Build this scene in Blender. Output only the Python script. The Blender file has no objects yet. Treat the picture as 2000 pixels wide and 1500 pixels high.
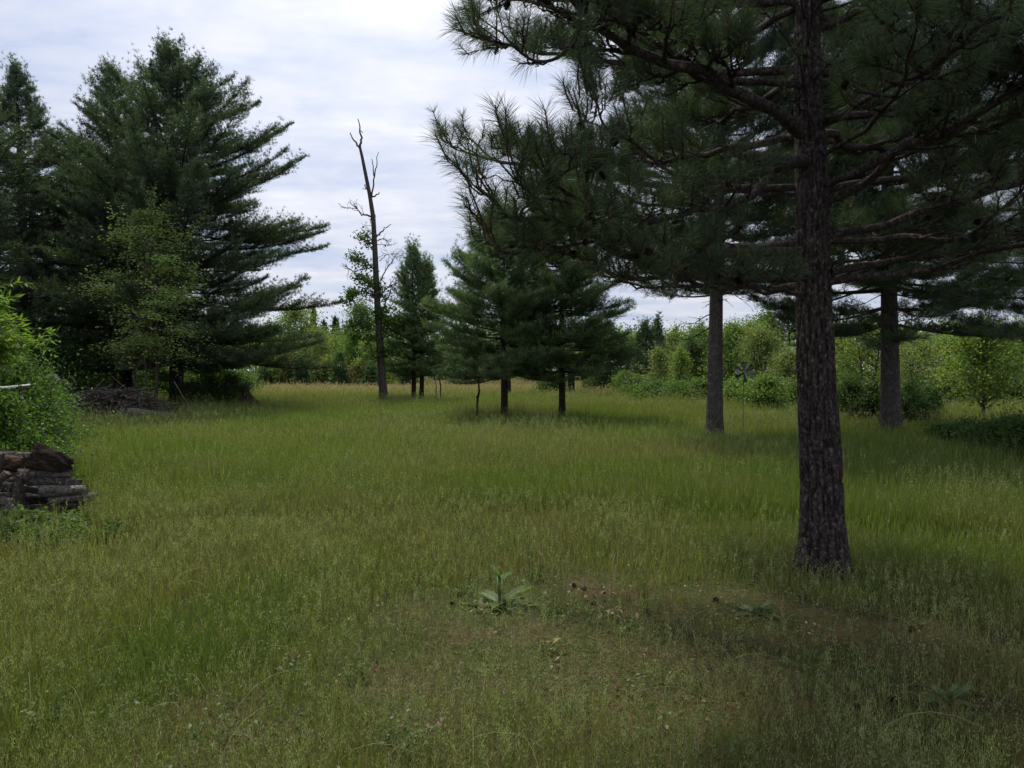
import bpy, math, random
import numpy as np
from mathutils import Vector, noise as mnoise

S = bpy.context.scene
COL = S.collection
RNG = np.random.default_rng(7)
random.seed(7)

# ------------------------------------------------------------------ camera
F = 1389.0; CX = 1000.0; CY = 750.0; HOR = 722.0; EYE = 1.6
PITCH = math.atan((CY - HOR) / F)
cam_d = bpy.data.cameras.new('camera'); cam = bpy.data.objects.new('camera', cam_d); COL.objects.link(cam)
cam_d.sensor_width = 36.0; cam_d.lens = 36.0 * F / 2000.0
cam_d.clip_start = 0.05; cam_d.clip_end = 3000
cam.location = (0, 0, EYE); cam.rotation_euler = (math.radians(90) - PITCH, 0, 0)
S.camera = cam

# ------------------------------------------------------------------ sky, sun, exposure
SUN_EL = 58.0; SUN_AZ = -26.0          # azimuth measured from +Y towards +X
w = bpy.data.worlds.new('World'); S.world = w; w.use_nodes = True
nt = w.node_tree; nt.nodes.clear()
N = nt.nodes.new; Lk = nt.links.new
out = N('ShaderNodeOutputWorld')
sky = N('ShaderNodeTexSky'); sky.sky_type = 'NISHITA'; sky.sun_disc = False
sky.sun_elevation = math.radians(SUN_EL); sky.sun_rotation = math.radians(SUN_AZ)
sky.air_density = 1.0; sky.dust_density = 1.5; sky.ozone_density = 2.0
bg1 = N('ShaderNodeBackground'); bg1.inputs[1].default_value = 0.07
Lk(sky.outputs[0], bg1.inputs[0])
tc = N('ShaderNodeTexCoord'); sep = N('ShaderNodeSeparateXYZ'); Lk(tc.outputs['Generated'], sep.inputs[0])
addz = N('ShaderNodeMath'); addz.operation = 'ADD'; addz.inputs[1].default_value = 0.16
absz = N('ShaderNodeMath'); absz.operation = 'ABSOLUTE'; Lk(sep.outputs[2], absz.inputs[0]); Lk(absz.outputs[0], addz.inputs[0])
dx = N('ShaderNodeMath'); dx.operation = 'DIVIDE'; Lk(sep.outputs[0], dx.inputs[0]); Lk(addz.outputs[0], dx.inputs[1])
dy = N('ShaderNodeMath'); dy.operation = 'DIVIDE'; Lk(sep.outputs[1], dy.inputs[0]); Lk(addz.outputs[0], dy.inputs[1])
cmb = N('ShaderNodeCombineXYZ'); Lk(dx.outputs[0], cmb.inputs[0]); Lk(dy.outputs[0], cmb.inputs[1])
def skynoise(scale, loc, rot, stretch, detail, dist=0.6):
    mp = N('ShaderNodeMapping'); mp.inputs['Location'].default_value = loc
    mp.inputs['Rotation'].default_value = (0, 0, rot); mp.inputs['Scale'].default_value = stretch
    Lk(cmb.outputs[0], mp.inputs[0])
    n = N('ShaderNodeTexNoise'); n.inputs['Scale'].default_value = scale; n.inputs['Detail'].default_value = detail
    n.inputs['Roughness'].default_value = 0.55; n.inputs['Distortion'].default_value = dist
    Lk(mp.outputs[0], n.inputs[0]); return n
def ramp(src, stops):
    r = N('ShaderNodeValToRGB'); e = r.color_ramp.elements
    while len(e) < len(stops): e.new(0.5)
    for k, (p, c) in enumerate(stops): e[k].position = p; e[k].color = (*c, 1)
    Lk(src, r.inputs[0]); return r
n1 = skynoise(0.55, (1.7, 0.4, 0), 0.5, (1.0, 1.5, 1), 5)
n2 = skynoise(1.1, (4.2, 2.4, 0), 0.9, (0.45, 2.3, 1), 8, 1.0)
n3 = skynoise(4.5, (9.2, 5.4, 0), 0.3, (1, 1.4, 1), 8, 0.4)
m12 = N('ShaderNodeMixRGB'); m12.inputs[0].default_value = 0.35; Lk(n1.outputs[0], m12.inputs[1]); Lk(n2.outputs[0], m12.inputs[2])
m123 = N('ShaderNodeMixRGB'); m123.inputs[0].default_value = 0.24; Lk(m12.outputs[0], m123.inputs[1]); Lk(n3.outputs[0], m123.inputs[2])
cc = ramp(m123.outputs[0], [(0.37, (0.42, 0.51, 0.72)), (0.47, (0.57, 0.62, 0.76)), (0.55, (0.71, 0.73, 0.82)), (0.65, (0.90, 0.90, 0.95))])
bg2 = N('ShaderNodeBackground'); bg2.inputs[1].default_value = 0.90; Lk(cc.outputs[0], bg2.inputs[0])
dot = N('ShaderNodeVectorMath'); dot.operation = 'DOT_PRODUCT'; Lk(tc.outputs['Generated'], dot.inputs[0])
_a, _e = math.radians(SUN_AZ + 14), math.radians(SUN_EL - 18); dot.inputs[1].default_value = (math.sin(_a) * math.cos(_e), math.cos(_a) * math.cos(_e), math.sin(_e))
pw = N('ShaderNodeMath'); pw.operation = 'POWER'; mxz = N('ShaderNodeMath'); mxz.operation = 'MAXIMUM'; mxz.inputs[1].default_value = 0; Lk(dot.outputs['Value'], mxz.inputs[0]); Lk(mxz.outputs[0], pw.inputs[0]); pw.inputs[1].default_value = 7
ma = N('ShaderNodeMath'); ma.operation = 'MULTIPLY_ADD'; ma.inputs[1].default_value = 0.36; ma.inputs[2].default_value = 0.80; Lk(pw.outputs[0], ma.inputs[0]); Lk(ma.outputs[0], bg2.inputs[1])
cov = ramp(m123.outputs[0], [(0.30, (0.55,) * 3), (0.46, (0.93,) * 3)])
mx = N('ShaderNodeMixShader'); Lk(cov.outputs[0], mx.inputs[0]); Lk(bg1.outputs[0], mx.inputs[1]); Lk(bg2.outputs[0], mx.inputs[2])
Lk(mx.outputs[0], out.inputs[0])

sd = bpy.data.lights.new('sun', 'SUN'); sd.energy = 3.4; sd.angle = math.radians(5.0); sd.color = (1.0, 0.94, 0.84)
so = bpy.data.objects.new('sun', sd); COL.objects.link(so)
az, el = math.radians(SUN_AZ), math.radians(SUN_EL)
sdir = Vector((math.sin(az) * math.cos(el), math.cos(az) * math.cos(el), math.sin(el)))
so.rotation_euler = sdir.to_track_quat('Z', 'Y').to_euler(); so.location = (0, 0, 40)

S.view_settings.view_transform = 'Standard'; S.view_settings.look = 'None'
S.view_settings.exposure = 0.36; S.view_settings.gamma = 1.0; S.view_settings.use_curve_mapping = False
S.render.engine = 'CYCLES'
S.cycles.max_bounces = 5; S.cycles.diffuse_bounces = 3; S.cycles.transmission_bounces = 3
S.cycles.glossy_bounces = 1; S.cycles.transparent_max_bounces = 4
S.cycles.caustics_reflective = False; S.cycles.caustics_refractive = False

# ------------------------------------------------------------------ helpers
def at(px, py, d):
    """point on the photo's ray through (px,py) at distance d along +Y"""
    x = (px - CX) / F; y = (CY - py) / F
    c, s = math.cos(PITCH), math.sin(PITCH)
    vy = c + y * s; vz = -s + y * c
    k = d / vy
    return np.array([x * k, d, EYE + vz * k])
def gx(px, d): return (px - CX) / F * d
def hgt(py, d): return EYE + (HOR - py) * d / F

def unit(a): return a / np.maximum(np.linalg.norm(a, axis=-1, keepdims=True), 1e-9)

def vnoise(x, y, sc, seed=0):
    x = np.asarray(x) / sc; y = np.asarray(y) / sc
    xi = np.floor(x).astype(np.int64); yi = np.floor(y).astype(np.int64)
    fx = x - xi; fy = y - yi; fx = fx * fx * (3 - 2 * fx); fy = fy * fy * (3 - 2 * fy)
    def h(a, b):
        v = (a * 374761393 + b * 668265263 + seed * 1274126177) & 0x7fffffff
        v = ((v ^ (v >> 13)) * 1274126177) & 0x7fffffff
        return ((v ^ (v >> 16)) & 0xffff) / 65535.0
    return (h(xi, yi) * (1 - fx) + h(xi + 1, yi) * fx) * (1 - fy) + (h(xi, yi + 1) * (1 - fx) + h(xi + 1, yi + 1) * fx) * fy
def fbm(x, y, sc, seed=0):
    return 0.55 * vnoise(x, y, sc, seed) + 0.28 * vnoise(x, y, sc * .47, seed + 1) + 0.17 * vnoise(x, y, sc * .2, seed + 2)

class Buf:
    def __init__(s): s.v = []; s.t = []; s.q = []; s.c = []; s.n = 0
    def add(s, V, T=None, Q=None, C=(1, 1, 1)):
        V = np.asarray(V, np.float32).reshape(-1, 3)
        if len(V) == 0: return
        if T is not None and len(T): s.t.append(np.asarray(T, np.int64).reshape(-1, 3) + s.n)
        if Q is not None and len(Q): s.q.append(np.asarray(Q, np.int64).reshape(-1, 4) + s.n)
        C = np.asarray(C, np.float32)
        if C.ndim == 1: C = np.broadcast_to(C, (len(V), 3))
        s.v.append(V); s.c.append(C); s.n += len(V)
    def mesh(s, name, mat, smooth=False):
        V = np.concatenate(s.v); C = np.concatenate(s.c)
        T = np.concatenate(s.t) if s.t else np.zeros((0, 3), np.int64)
        Q = np.concatenate(s.q) if s.q else np.zeros((0, 4), np.int64)
        me = bpy.data.meshes.new(name)
        me.vertices.add(len(V)); me.vertices.foreach_set('co', V.ravel())
        nl = T.size + Q.size; me.loops.add(nl)
        me.loops.foreach_set('vertex_index', np.concatenate([T.ravel(), Q.ravel()]).astype(np.int32))
        me.polygons.add(len(T) + len(Q))
        st = np.concatenate([np.arange(len(T)) * 3, T.size + np.arange(len(Q)) * 4]).astype(np.int32)
        me.polygons.foreach_set('loop_start', st)
        if smooth: me.polygons.foreach_set('use_smooth', np.ones(len(st), bool))
        me.update(calc_edges=True)
        a = me.color_attributes.new('tint', 'FLOAT_COLOR', 'POINT')
        a.data.foreach_set('color', np.concatenate([C, np.ones((len(C), 1), np.float32)], 1).astype(np.float32).ravel())
        me.materials.append(mat); return me
    def obj(s, name, mat, parent=None, smooth=False, loc=None):
        o = bpy.data.objects.new(name, s.mesh(name, mat, smooth)); COL.objects.link(o)
        if parent: o.parent = parent
        if loc is not None: o.location = loc
        return o

def tag(o, label, cat, group=None, kind=None):
    if label: o['label'] = label
    if cat: o['category'] = cat
    if group: o['group'] = group
    if kind: o['kind'] = kind
    return o
def thing(name, label, cat, loc=(0, 0, 0), rz=0.0, group=None):
    o = bpy.data.objects.new(name, None); COL.objects.link(o); o.empty_display_size = .2
    o.location = loc; o.rotation_euler = (0, 0, rz); return tag(o, label, cat, group)
def dup(root, loc, rz=0.0, sc=(1, 1, 1), label=None, group=None):
    r = root.copy(); COL.objects.link(r); r.location = loc; r.rotation_euler = (0, 0, rz); r.scale = sc
    if label: r['label'] = label
    if group: r['group'] = group
    for ch in list(root.children):
        c = ch.copy(); COL.objects.link(c); c.parent = r
        for g in list(ch.children):
            d = g.copy(); COL.objects.link(d); d.parent = c
    return r

def tubes(buf, P, R, sides=5, C=(1, 1, 1), cap=False):
    """P (B,n,3) polylines, R (B,n) radii"""
    P = np.asarray(P, float); R = np.asarray(R, float)
    if P.ndim == 2: P = P[None]; R = R[None]
    B, n, _ = P.shape
    T = unit(np.gradient(P, axis=1)); m = unit(P[:, -1] - P[:, 0])
    ref = np.where(np.abs(m[:, 2:3]) < 0.8, np.array([[0, 0, 1.]]), np.array([[1., 0, 0]]))[:, None, :]
    Nn = unit(np.cross(T, ref)); Bn = np.cross(T, Nn)
    a = np.linspace(0, 2 * np.pi, sides, endpoint=False)
    V = P[:, :, None, :] + R[:, :, None, None] * (np.cos(a)[None, None, :, None] * Nn[:, :, None, :] + np.sin(a)[None, None, :, None] * Bn[:, :, None, :])
    i = np.arange(n - 1)[:, None] * sides; j = np.arange(sides)[None, :]; j2 = (j + 1) % sides
    q = np.stack([i + j, i + j2, i + sides + j2, i + sides + j], -1).reshape(-1, 4)
    Q = (q[None] + (np.arange(B) * n * sides)[:, None, None]).reshape(-1, 4)
    C = np.asarray(C, float)
    if C.ndim == 2 and len(C) == B: C = np.repeat(C, n * sides, axis=0)
    buf.add(V.reshape(-1, 3), None, Q, C)
    if cap:
        for b in range(B):
            for k in (0, n - 1):
                ring = V[b, k]; cen = ring.mean(0)
                buf.add(np.vstack([ring, cen]), [[x, (x + 1) % sides, sides] for x in range(sides)], None, C if C.ndim == 1 else C[b * n * sides])

def rnd_unit(n, rng=RNG): return unit(rng.normal(size=(n, 3)))

def needles(buf, P, A, K, L, W, spread, C, rng=RNG, jit=0.03):
    """straight needle triangles in tufts: P (n,3), axis A (n,3)"""
    n = len(P); P = np.repeat(P, K, 0); A = np.repeat(unit(A), K, 0)
    D = unit(A + spread * rnd_unit(n * K, rng))
    L = L * rng.uniform(.7, 1.15, (n * K, 1))
    side = unit(np.cross(D, rnd_unit(n * K, rng))) * (W * .5)
    b = P + rng.normal(size=P.shape) * jit
    V = np.stack([b - side, b + side, b + D * L], 1).reshape(-1, 3)
    T = np.arange(len(V)).reshape(-1, 3)
    Cn = np.repeat(np.asarray(C), K, 0) if np.ndim(C) == 2 else np.broadcast_to(np.asarray(C), (n * K, 3))
    Cn = Cn * rng.uniform(.7, 1.3, (n * K, 1))
    buf.add(V, T, None, np.repeat(Cn, 3, 0))

def leaves(buf, P, L, W, C, rng=RNG, up=0.8, axis=None, fold=0.15):
    n = len(P)
    nrm = unit(rnd_unit(n, rng) + np.array([0, 0, up]))
    ax = rnd_unit(n, rng) if axis is None else axis
    ax = unit(ax - nrm * (ax * nrm).sum(1, keepdims=True) * (1 if axis is None else .5))
    sd_ = unit(np.cross(ax, nrm))
    l = L * rng.uniform(.6, 1.25, (n, 1)); w_ = W * rng.uniform(.7, 1.25, (n, 1))
    V = np.stack([P, P + ax * l * .45 + sd_ * w_ * .5 + nrm * fold * w_, P + ax * l, P + ax * l * .45 - sd_ * w_ * .5 + nrm * fold * w_], 1).reshape(-1, 3)
    Q = np.arange(len(V)).reshape(-1, 4)
    Cn = np.asarray(C); Cn = np.broadcast_to(Cn, (n, 3)) if Cn.ndim == 1 else Cn
    Cn = Cn * rng.uniform(.75, 1.3, (n, 1)) * np.concatenate([rng.uniform(.85, 1.2, (n, 1)), np.ones((n, 1)), rng.uniform(.7, 1.2, (n, 1))], 1)
    buf.add(V, None, Q, np.repeat(Cn, 4, 0))

# ------------------------------------------------------------------ materials
def newmat(name):
    m = bpy.data.materials.new(name); m.use_nodes = True; m.node_tree.nodes.clear(); return m, m.node_tree
def foliage_mat(name, trans=0.35, tcol=(1.25, 1.35, 0.55), gloss=0.06, rough=0.45):
    m, t = newmat(name); n = t.nodes.new; l = t.links.new
    o = n('ShaderNodeOutputMaterial'); a = n('ShaderNodeAttribute'); a.attribute_name = 'tint'
    d = n('ShaderNodeBsdfDiffuse'); l(a.outputs['Color'], d.inputs[0])
    tr = n('ShaderNodeBsdfTranslucent'); mu = n('ShaderNodeMixRGB'); mu.blend_type = 'MULTIPLY'; mu.inputs[0].default_value = 1
    mu.inputs[2].default_value = (*tcol, 1); l(a.outputs['Color'], mu.inputs[1]); l(mu.outputs[0], tr.inputs[0])
    ms = n('ShaderNodeMixShader'); ms.inputs[0].default_value = trans; l(d.outputs[0], ms.inputs[1]); l(tr.outputs[0], ms.inputs[2])
    g = n('ShaderNodeBsdfGlossy'); g.inputs['Roughness'].default_value = rough; g.inputs[0].default_value = (.8, .85, .8, 1)
    m2 = n('ShaderNodeMixShader'); m2.inputs[0].default_value = gloss; l(ms.outputs[0], m2.inputs[1]); l(g.outputs[0], m2.inputs[2])
    l(m2.outputs[0], o.inputs[0]); return m
def bark_mat(name, c1, c2, c3, sc=14, stretch=0.22, bump=0.6, lichen=0.0, lichen_col=(.35, .38, .33)):
    m, t = newmat(name); n = t.nodes.new; l = t.links.new
    o = n('ShaderNodeOutputMaterial'); p = n('ShaderNodeBsdfPrincipled'); p.inputs['Roughness'].default_value = .9
    p.inputs['Specular IOR Level'].default_value = .15
    tc_ = n('ShaderNodeTexCoord'); mp = n('ShaderNodeMapping'); mp.inputs['Scale'].default_value = (1, 1, stretch); l(tc_.outputs['Object'], mp.inputs[0])
    v = n('ShaderNodeTexVoronoi'); v.feature = 'DISTANCE_TO_EDGE'; v.inputs['Scale'].default_value = sc
    ns = n('ShaderNodeTexNoise'); ns.inputs['Scale'].default_value = sc * 1.6; ns.inputs['Detail'].default_value = 8; ns.inputs['Roughness'].default_value = .65
    l(mp.outputs[0], ns.inputs[0])
    ad = n('ShaderNodeMixRGB'); ad.inputs[0].default_value = .12; l(mp.outputs[0], ad.inputs[1]); l(ns.outputs['Color'], ad.inputs[2]); l(ad.outputs[0], v.inputs[0])
    r = n('ShaderNodeValToRGB'); e = r.color_ramp.elements; e[0].position = .3; e[0].color = (*c1, 1); e[1].position = .62; e[1].color = (*c2, 1)
    x = e.new(.48); x.color = (*c3, 1); l(ns.outputs[0], r.inputs[0])
    cr = n('ShaderNodeValToRGB'); e = cr.color_ramp.elements; e[0].position = 0; e[0].color = (.35, .33, .32, 1); e[1].position = .07; e[1].color = (1, 1, 1, 1)
    l(v.outputs[0], cr.inputs[0])
    mu = n('ShaderNodeMixRGB'); mu.blend_type = 'MULTIPLY'; mu.inputs[0].default_value = .8; l(r.outputs[0], mu.inputs[1]); l(cr.outputs[0], mu.inputs[2])
    at_ = n('ShaderNodeAttribute'); at_.attribute_name = 'tint'
    mu2 = n('ShaderNodeMixRGB'); mu2.blend_type = 'MULTIPLY'; mu2.inputs[0].default_value = 1; l(mu.outputs[0], mu2.inputs[1]); l(at_.outputs['Color'], mu2.inputs[2])
    last = mu2
    if lichen > 0:
        n4 = n('ShaderNodeTexNoise'); n4.inputs['Scale'].default_value = 9; n4.inputs['Detail'].default_value = 6; n4.inputs['Roughness'].default_value = .8
        l(tc_.outputs['Object'], n4.inputs[0]); r4 = n('ShaderNodeValToRGB'); e = r4.color_ramp.elements
        e[0].position = .60 - lichen * .1; e[0].color = (0, 0, 0, 1); e[1].position = .72 - lichen * .1; e[1].color = (1, 1, 1, 1); l(n4.outputs[0], r4.inputs[0])
        mm = n('ShaderNodeMixRGB'); l(r4.outputs[0], mm.inputs[0]); l(mu2.outputs[0], mm.inputs[1]); mm.inputs[2].default_value = (*lichen_col, 1); last = mm
    l(last.outputs[0], p.inputs['Base Color'])
    b = n('ShaderNodeBump'); b.inputs['Strength'].default_value = bump; b.inputs['Distance'].default_value = .02
    hh = n('ShaderNodeMath'); hh.operation = 'ADD'; cm = n('ShaderNodeMath'); cm.operation = 'MULTIPLY'; cm.inputs[1].default_value = 3.0
    cl = n('ShaderNodeMath'); cl.operation = 'MINIMUM'; cl.inputs[1].default_value = .2; l(v.outputs[0], cl.inputs[0]); l(cl.outputs[0], cm.inputs[0])
    l(cm.outputs[0], hh.inputs[0]); l(ns.outputs[0], hh.inputs[1]); l(hh.outputs[0], b.inputs['Height']); l(b.outputs[0], p.inputs['Normal'])
    l(p.outputs[0], o.inputs[0]); return m
def plain_mat(name, c1, c2, sc=20, rough=.8, metal=0.0, bump=.2, stretch=(1, 1, 1)):
    m, t = newmat(name); n = t.nodes.new; l = t.links.new
    o = n('ShaderNodeOutputMaterial'); p = n('ShaderNodeBsdfPrincipled'); p.inputs['Roughness'].default_value = rough; p.inputs['Metallic'].default_value = metal
    tc_ = n('ShaderNodeTexCoord'); mp = n('ShaderNodeMapping'); mp.inputs['Scale'].default_value = stretch; l(tc_.outputs['Object'], mp.inputs[0])
    ns = n('ShaderNodeTexNoise'); ns.inputs['Scale'].default_value = sc; ns.inputs['Detail'].default_value = 8; l(mp.outputs[0], ns.inputs[0])
    r = n('ShaderNodeValToRGB'); e = r.color_ramp.elements; e[0].position = .35; e[0].color = (*c1, 1); e[1].position = .65; e[1].color = (*c2, 1); l(ns.outputs[0], r.inputs[0])
    a = n('ShaderNodeAttribute'); a.attribute_name = 'tint'; mu = n('ShaderNodeMixRGB'); mu.blend_type = 'MULTIPLY'; mu.inputs[0].default_value = 1
    l(r.outputs[0], mu.inputs[1]); l(a.outputs['Color'], mu.inputs[2]); l(mu.outputs[0], p.inputs['Base Color'])
    b = n('ShaderNodeBump'); b.inputs['Strength'].default_value = bump; b.inputs['Distance'].default_value = .01; l(ns.outputs[0], b.inputs['Height']); l(b.outputs[0], p.inputs['Normal'])
    l(p.outputs[0], o.inputs[0]); return m

M_NEEDLE = foliage_mat('pine_needles', .28, (1.1, 1.3, .6), .05, .4)
M_NEEDLE_NEAR = foliage_mat('long_pine_needles', .28, (1.1, 1.35, .5), .04, .45)
M_LEAF = foliage_mat('broad_leaves', .42, (1.2, 1.35, .6), .025, .55)
M_GRASS = foliage_mat('grass_blades', .35, (1.2, 1.3, .6), .03, .5)
M_BARK = bark_mat('red_pine_bark', (.046, .037, .033), (.175, .145, .128), (.10, .081, .072), 24, .75, 1.0)
M_BARK2 = bark_mat('grey_pine_bark', (.055, .048, .044), (.155, .135, .122), (.095, .082, .074), 26, .3, .8, .7, (.19, .18, .165))
M_BARKD = bark_mat('dark_pine_bark', (.018, .015, .013), (.06, .05, .044), (.035, .029, .025), 20, .35, .6)
M_GREYW = bark_mat('weathered_grey_wood', (.06, .053, .049), (.21, .19, .175), (.12, .107, .098), 26, .12, .7)
M_OAKB = bark_mat('oak_bark', (.045, .038, .034), (.14, .12, .105), (.085, .072, .063), 24, .3, .7)
M_ROT = bark_mat('rotten_wood', (.018, .013, .011), (.115, .088, .070), (.050, .035, .028), 22, .2, 1.0)
M_LOG = bark_mat('split_log_wood', (.065, .058, .053), (.27, .24, .22), (.145, .128, .116), 22, .9, .8)
M_METAL = plain_mat('grey_painted_metal', (.10, .12, .13), (.16, .18, .19), 30, .5, .6)
M_METALW = plain_mat('weathered_white_sheet', (.09, .09, .09), (.36, .37, .38), 16, .9)
M_POST = plain_mat('pale_green_post', (.06, .10, .09), (.10, .14, .13), 40, .7)
M_DARKW = plain_mat('dark_aged_boards', (.012, .010, .010), (.035, .028, .026), 25, .9)
M_LITTER = foliage_mat('dry_leaves', .15, (1.1, 1.0, .8), .02)

# ------------------------------------------------------------------ ground
def zg(x, y):
    return .05 * (fbm(x, y, 9.0, 3) - .5) + .02 * (vnoise(x, y, 2.2, 5) - .5)
g = Buf()
ys = np.concatenate([np.linspace(-12, 40, 150), np.geomspace(41, 900, 50)]); xs_ = np.concatenate([-np.geomspace(900, 26, 35), np.linspace(-25, 25, 160), np.geomspace(26, 900, 35)])
XX, YY = np.meshgrid(xs_, ys); ZZ = zg(XX, YY) * np.clip(1.5 - YY / 120, 0, 1)
i = np.arange(len(ys) - 1)[:, None] * len(xs_); j = np.arange(len(xs_) - 1)[None, :]
g.add(np.stack([XX, YY, ZZ], -1), None, np.stack([i + j, i + j + 1, i + len(xs_) + j + 1, i + len(xs_) + j], -1).reshape(-1, 4))
def ground_mat():
    m, t = newmat('meadow_soil'); n = t.nodes.new; l = t.links.new
    o = n('ShaderNodeOutputMaterial'); p = n('ShaderNodeBsdfPrincipled'); p.inputs['Roughness'].default_value = 1; p.inputs['Specular IOR Level'].default_value = .05
    tc_ = n('ShaderNodeTexCoord')
    def nz(s, d, r=.6):
        k = n('ShaderNodeTexNoise'); k.inputs['Scale'].default_value = s; k.inputs['Detail'].default_value = d; k.inputs['Roughness'].default_value = r; l(tc_.outputs['Object'], k.inputs[0]); return k
    a = nz(1.1, 5); b = nz(40, 8, .75)
    r1 = n('ShaderNodeValToRGB'); e = r1.color_ramp.elements; e[0].position = .46; e[0].color = (.05, .07, .02, 1); e[1].position = .68; e[1].color = (.10, .078, .05, 1); l(a.outputs[0], r1.inputs[0])
    r2 = n('ShaderNodeValToRGB'); e = r2.color_ramp.elements; e[0].position = .3; e[0].color = (.35, .35, .35, 1); e[1].position = .7; e[1].color = (1.6, 1.5, 1.4, 1); l(b.outputs[0], r2.inputs[0])
    mu = n('ShaderNodeMixRGB'); mu.blend_type = 'MULTIPLY'; mu.inputs[0].default_value = 1; l(r1.outputs[0], mu.inputs[1]); l(r2.outputs[0], mu.inputs[2])
    l(mu.outputs[0], p.inputs['Base Color'])
    bp = n('ShaderNodeBump'); bp.inputs['Strength'].default_value = .8; bp.inputs['Distance'].default_value = .03; l(b.outputs[0], bp.inputs['Height']); l(bp.outputs[0], p.inputs['Normal'])
    l(p.outputs[0], o.inputs[0]); return m
tag(g.obj('ground', ground_mat(), smooth=True), 'flat meadow soil with dry thatch under the grass', None, kind='structure')

# ------------------------------------------------------------------ pine builders
def white_pine(name, label, loc, H, base, prof, seed, trunk_r, group=None, gap=.38, per=5, K=6, nl=.12, nw=.012,
               col=(.040, .070, .034), lean=(0, 0), dens=1.0, e_lo=-4, e_hi=58, wood=M_BARKD, stems=None, lat=.22, rz=0.0, tsp=.15, asym=0.0, jit=.022, up_sh=True):
    rng = np.random.default_rng(seed)
    root = thing(name, label, 'pine tree', loc, rz, group)
    tr = Buf(); wd = Buf(); fo = Buf()
    n = 22; z = np.linspace(-.1, H, n); t = np.clip(z / H, 0, 1)
    cx = lean[0] * t ** 1.4 * H + .06 * np.sin(t * 7 + seed) * t; cy = lean[1] * t ** 1.4 * H + .06 * np.cos(t * 6 + seed) * t
    rr = trunk_r * (1 - t) ** .85 + .012; rr[0] *= 1.35; rr[1] *= 1.06
    tubes(tr, np.stack([cx, cy, z], -1), rr, 12)
    if stems:
        for (sx, sy, sr, sh, lx) in stems:
            zz = np.linspace(-.1, sh, 8); u = zz / sh
            tubes(tr, np.stack([sx + lx * u, sy + 0 * u, zz], -1), sr * (1 - .7 * u), 8)
    BP = []; BR = []; tp = []; ta = []; tcs = []
    h = base
    while h < H * .985:
        f = h / H
        Rm = np.interp(h, prof[0], prof[1]); a0 = rng.uniform(0, 6.28)
        for k in range(per):
            a = a0 + k * 6.283 / per + rng.normal() * .45
            L = Rm * rng.choice([1, .92, .75, .5, 1.1]) * rng.uniform(.82, 1.08) * (1 + asym * math.cos(a))
            if L < .15: continue
            e = math.radians(e_lo + (e_hi - e_lo) * max(0, (h - base) / (H - base)) ** 1.3 + rng.normal() * 6)
            tt = np.linspace(0, 1, 8)
            hd = np.array([math.cos(a), math.sin(a), 0]); sdv = np.array([-math.sin(a), math.cos(a), 0])
            bx = np.interp(h, z, cx); by = np.interp(h, z, cy)
            wob = rng.normal() * .08 * L
            P = np.array([bx, by, h + rng.normal() * .06]) + hd * (L * tt * math.cos(e))[:, None] + sdv * (wob * tt * (tt - .3))[:, None]
            P[:, 2] += L * (math.sin(e) * tt - .16 * tt * (1 - tt) + rng.uniform(.03, .15) * tt ** 3)
            BP.append(P); BR.append(np.interp(tt, [0, 1], [.012 + .0075 * L, .004]))
            nlat = max(2, int(L / lat * dens)); tj = rng.uniform(.22 if L > 1 else .05, 1, nlat * 2) ** .8
            sg = np.where(np.arange(nlat * 2) % 2, 1, -1)
            idx = tj * 7; i0 = np.clip(idx.astype(int), 0, 6); fr = (idx - i0)[:, None]
            pj = P[i0] * (1 - fr) + P[i0 + 1] * fr
            ang = sg * rng.uniform(.45, 1.1, nlat * 2)
            dj = hd * np.cos(ang)[:, None] + sdv * np.sin(ang)[:, None] + np.array([0, 0, 1]) * (rng.uniform(-.22, .48, nlat * 2) + .5 * f)[:, None]
            dj = unit(dj); lj = np.minimum(((1 - tj) * .42 * L + .28) * rng.uniform(.6, 1.15, nlat * 2), 1.5)
            nt_ = int(np.ceil(lj.max() / tsp)); ss = (np.arange(nt_) + rng.uniform(0, 1)) * tsp
            keep = ss[None, :] < lj[:, None]
            pp = pj[:, None, :] + dj[:, None, :] * ss[None, :, None]; pp = pp[keep]
            pp[:, 2] += (ss[None, :] ** 2 * .10 * np.ones_like(lj)[:, None])[keep]
            aa = np.broadcast_to((dj * .8 + np.array([0, 0, .35 + .5 * f])) [:, None, :], (len(dj), nt_, 3))[keep]
            tp.append(pp); ta.append(aa)
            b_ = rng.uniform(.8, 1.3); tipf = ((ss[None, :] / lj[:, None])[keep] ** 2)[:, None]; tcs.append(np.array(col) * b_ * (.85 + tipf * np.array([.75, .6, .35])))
            # shoots along the branch's outer end
            ne = max(3, int(L / .12)); te = rng.uniform(.55, 1.0, ne); ix = te * 7; q0 = np.clip(ix.astype(int), 0, 6); fr = (ix - q0)[:, None]
            tp.append(P[q0] * (1 - fr) + P[q0 + 1] * fr); ta.append(np.broadcast_to(hd * .6 + np.array([0, 0, .6 + f]), (ne, 3))); tcs.append(np.broadcast_to(np.array(col) * b_ * 1.1, (ne, 3)))
            if f > .45 and up_sh:
                for _ in range(3):
                    u_ = rng.uniform(.6, 1) * 7; q0 = min(int(u_), 6); pq = P[q0] * (1 - u_ + q0) + P[q0 + 1] * (u_ - q0); hs_ = rng.uniform(.25, .75); m_ = int(hs_ / .11) + 1
                    vv = np.stack([pq + np.array([rng.normal() * .03 * i_, rng.normal() * .03 * i_, .11 * i_]) for i_ in range(m_)]); tp.append(vv); ta.append(np.tile([0, 0, 1.], (m_, 1))); tcs.append(np.tile(np.array(col) * 1.5, (m_, 1)))
        h += gap * rng.uniform(.75, 1.25) * (1.0 if h < H * .8 else .7)
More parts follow.
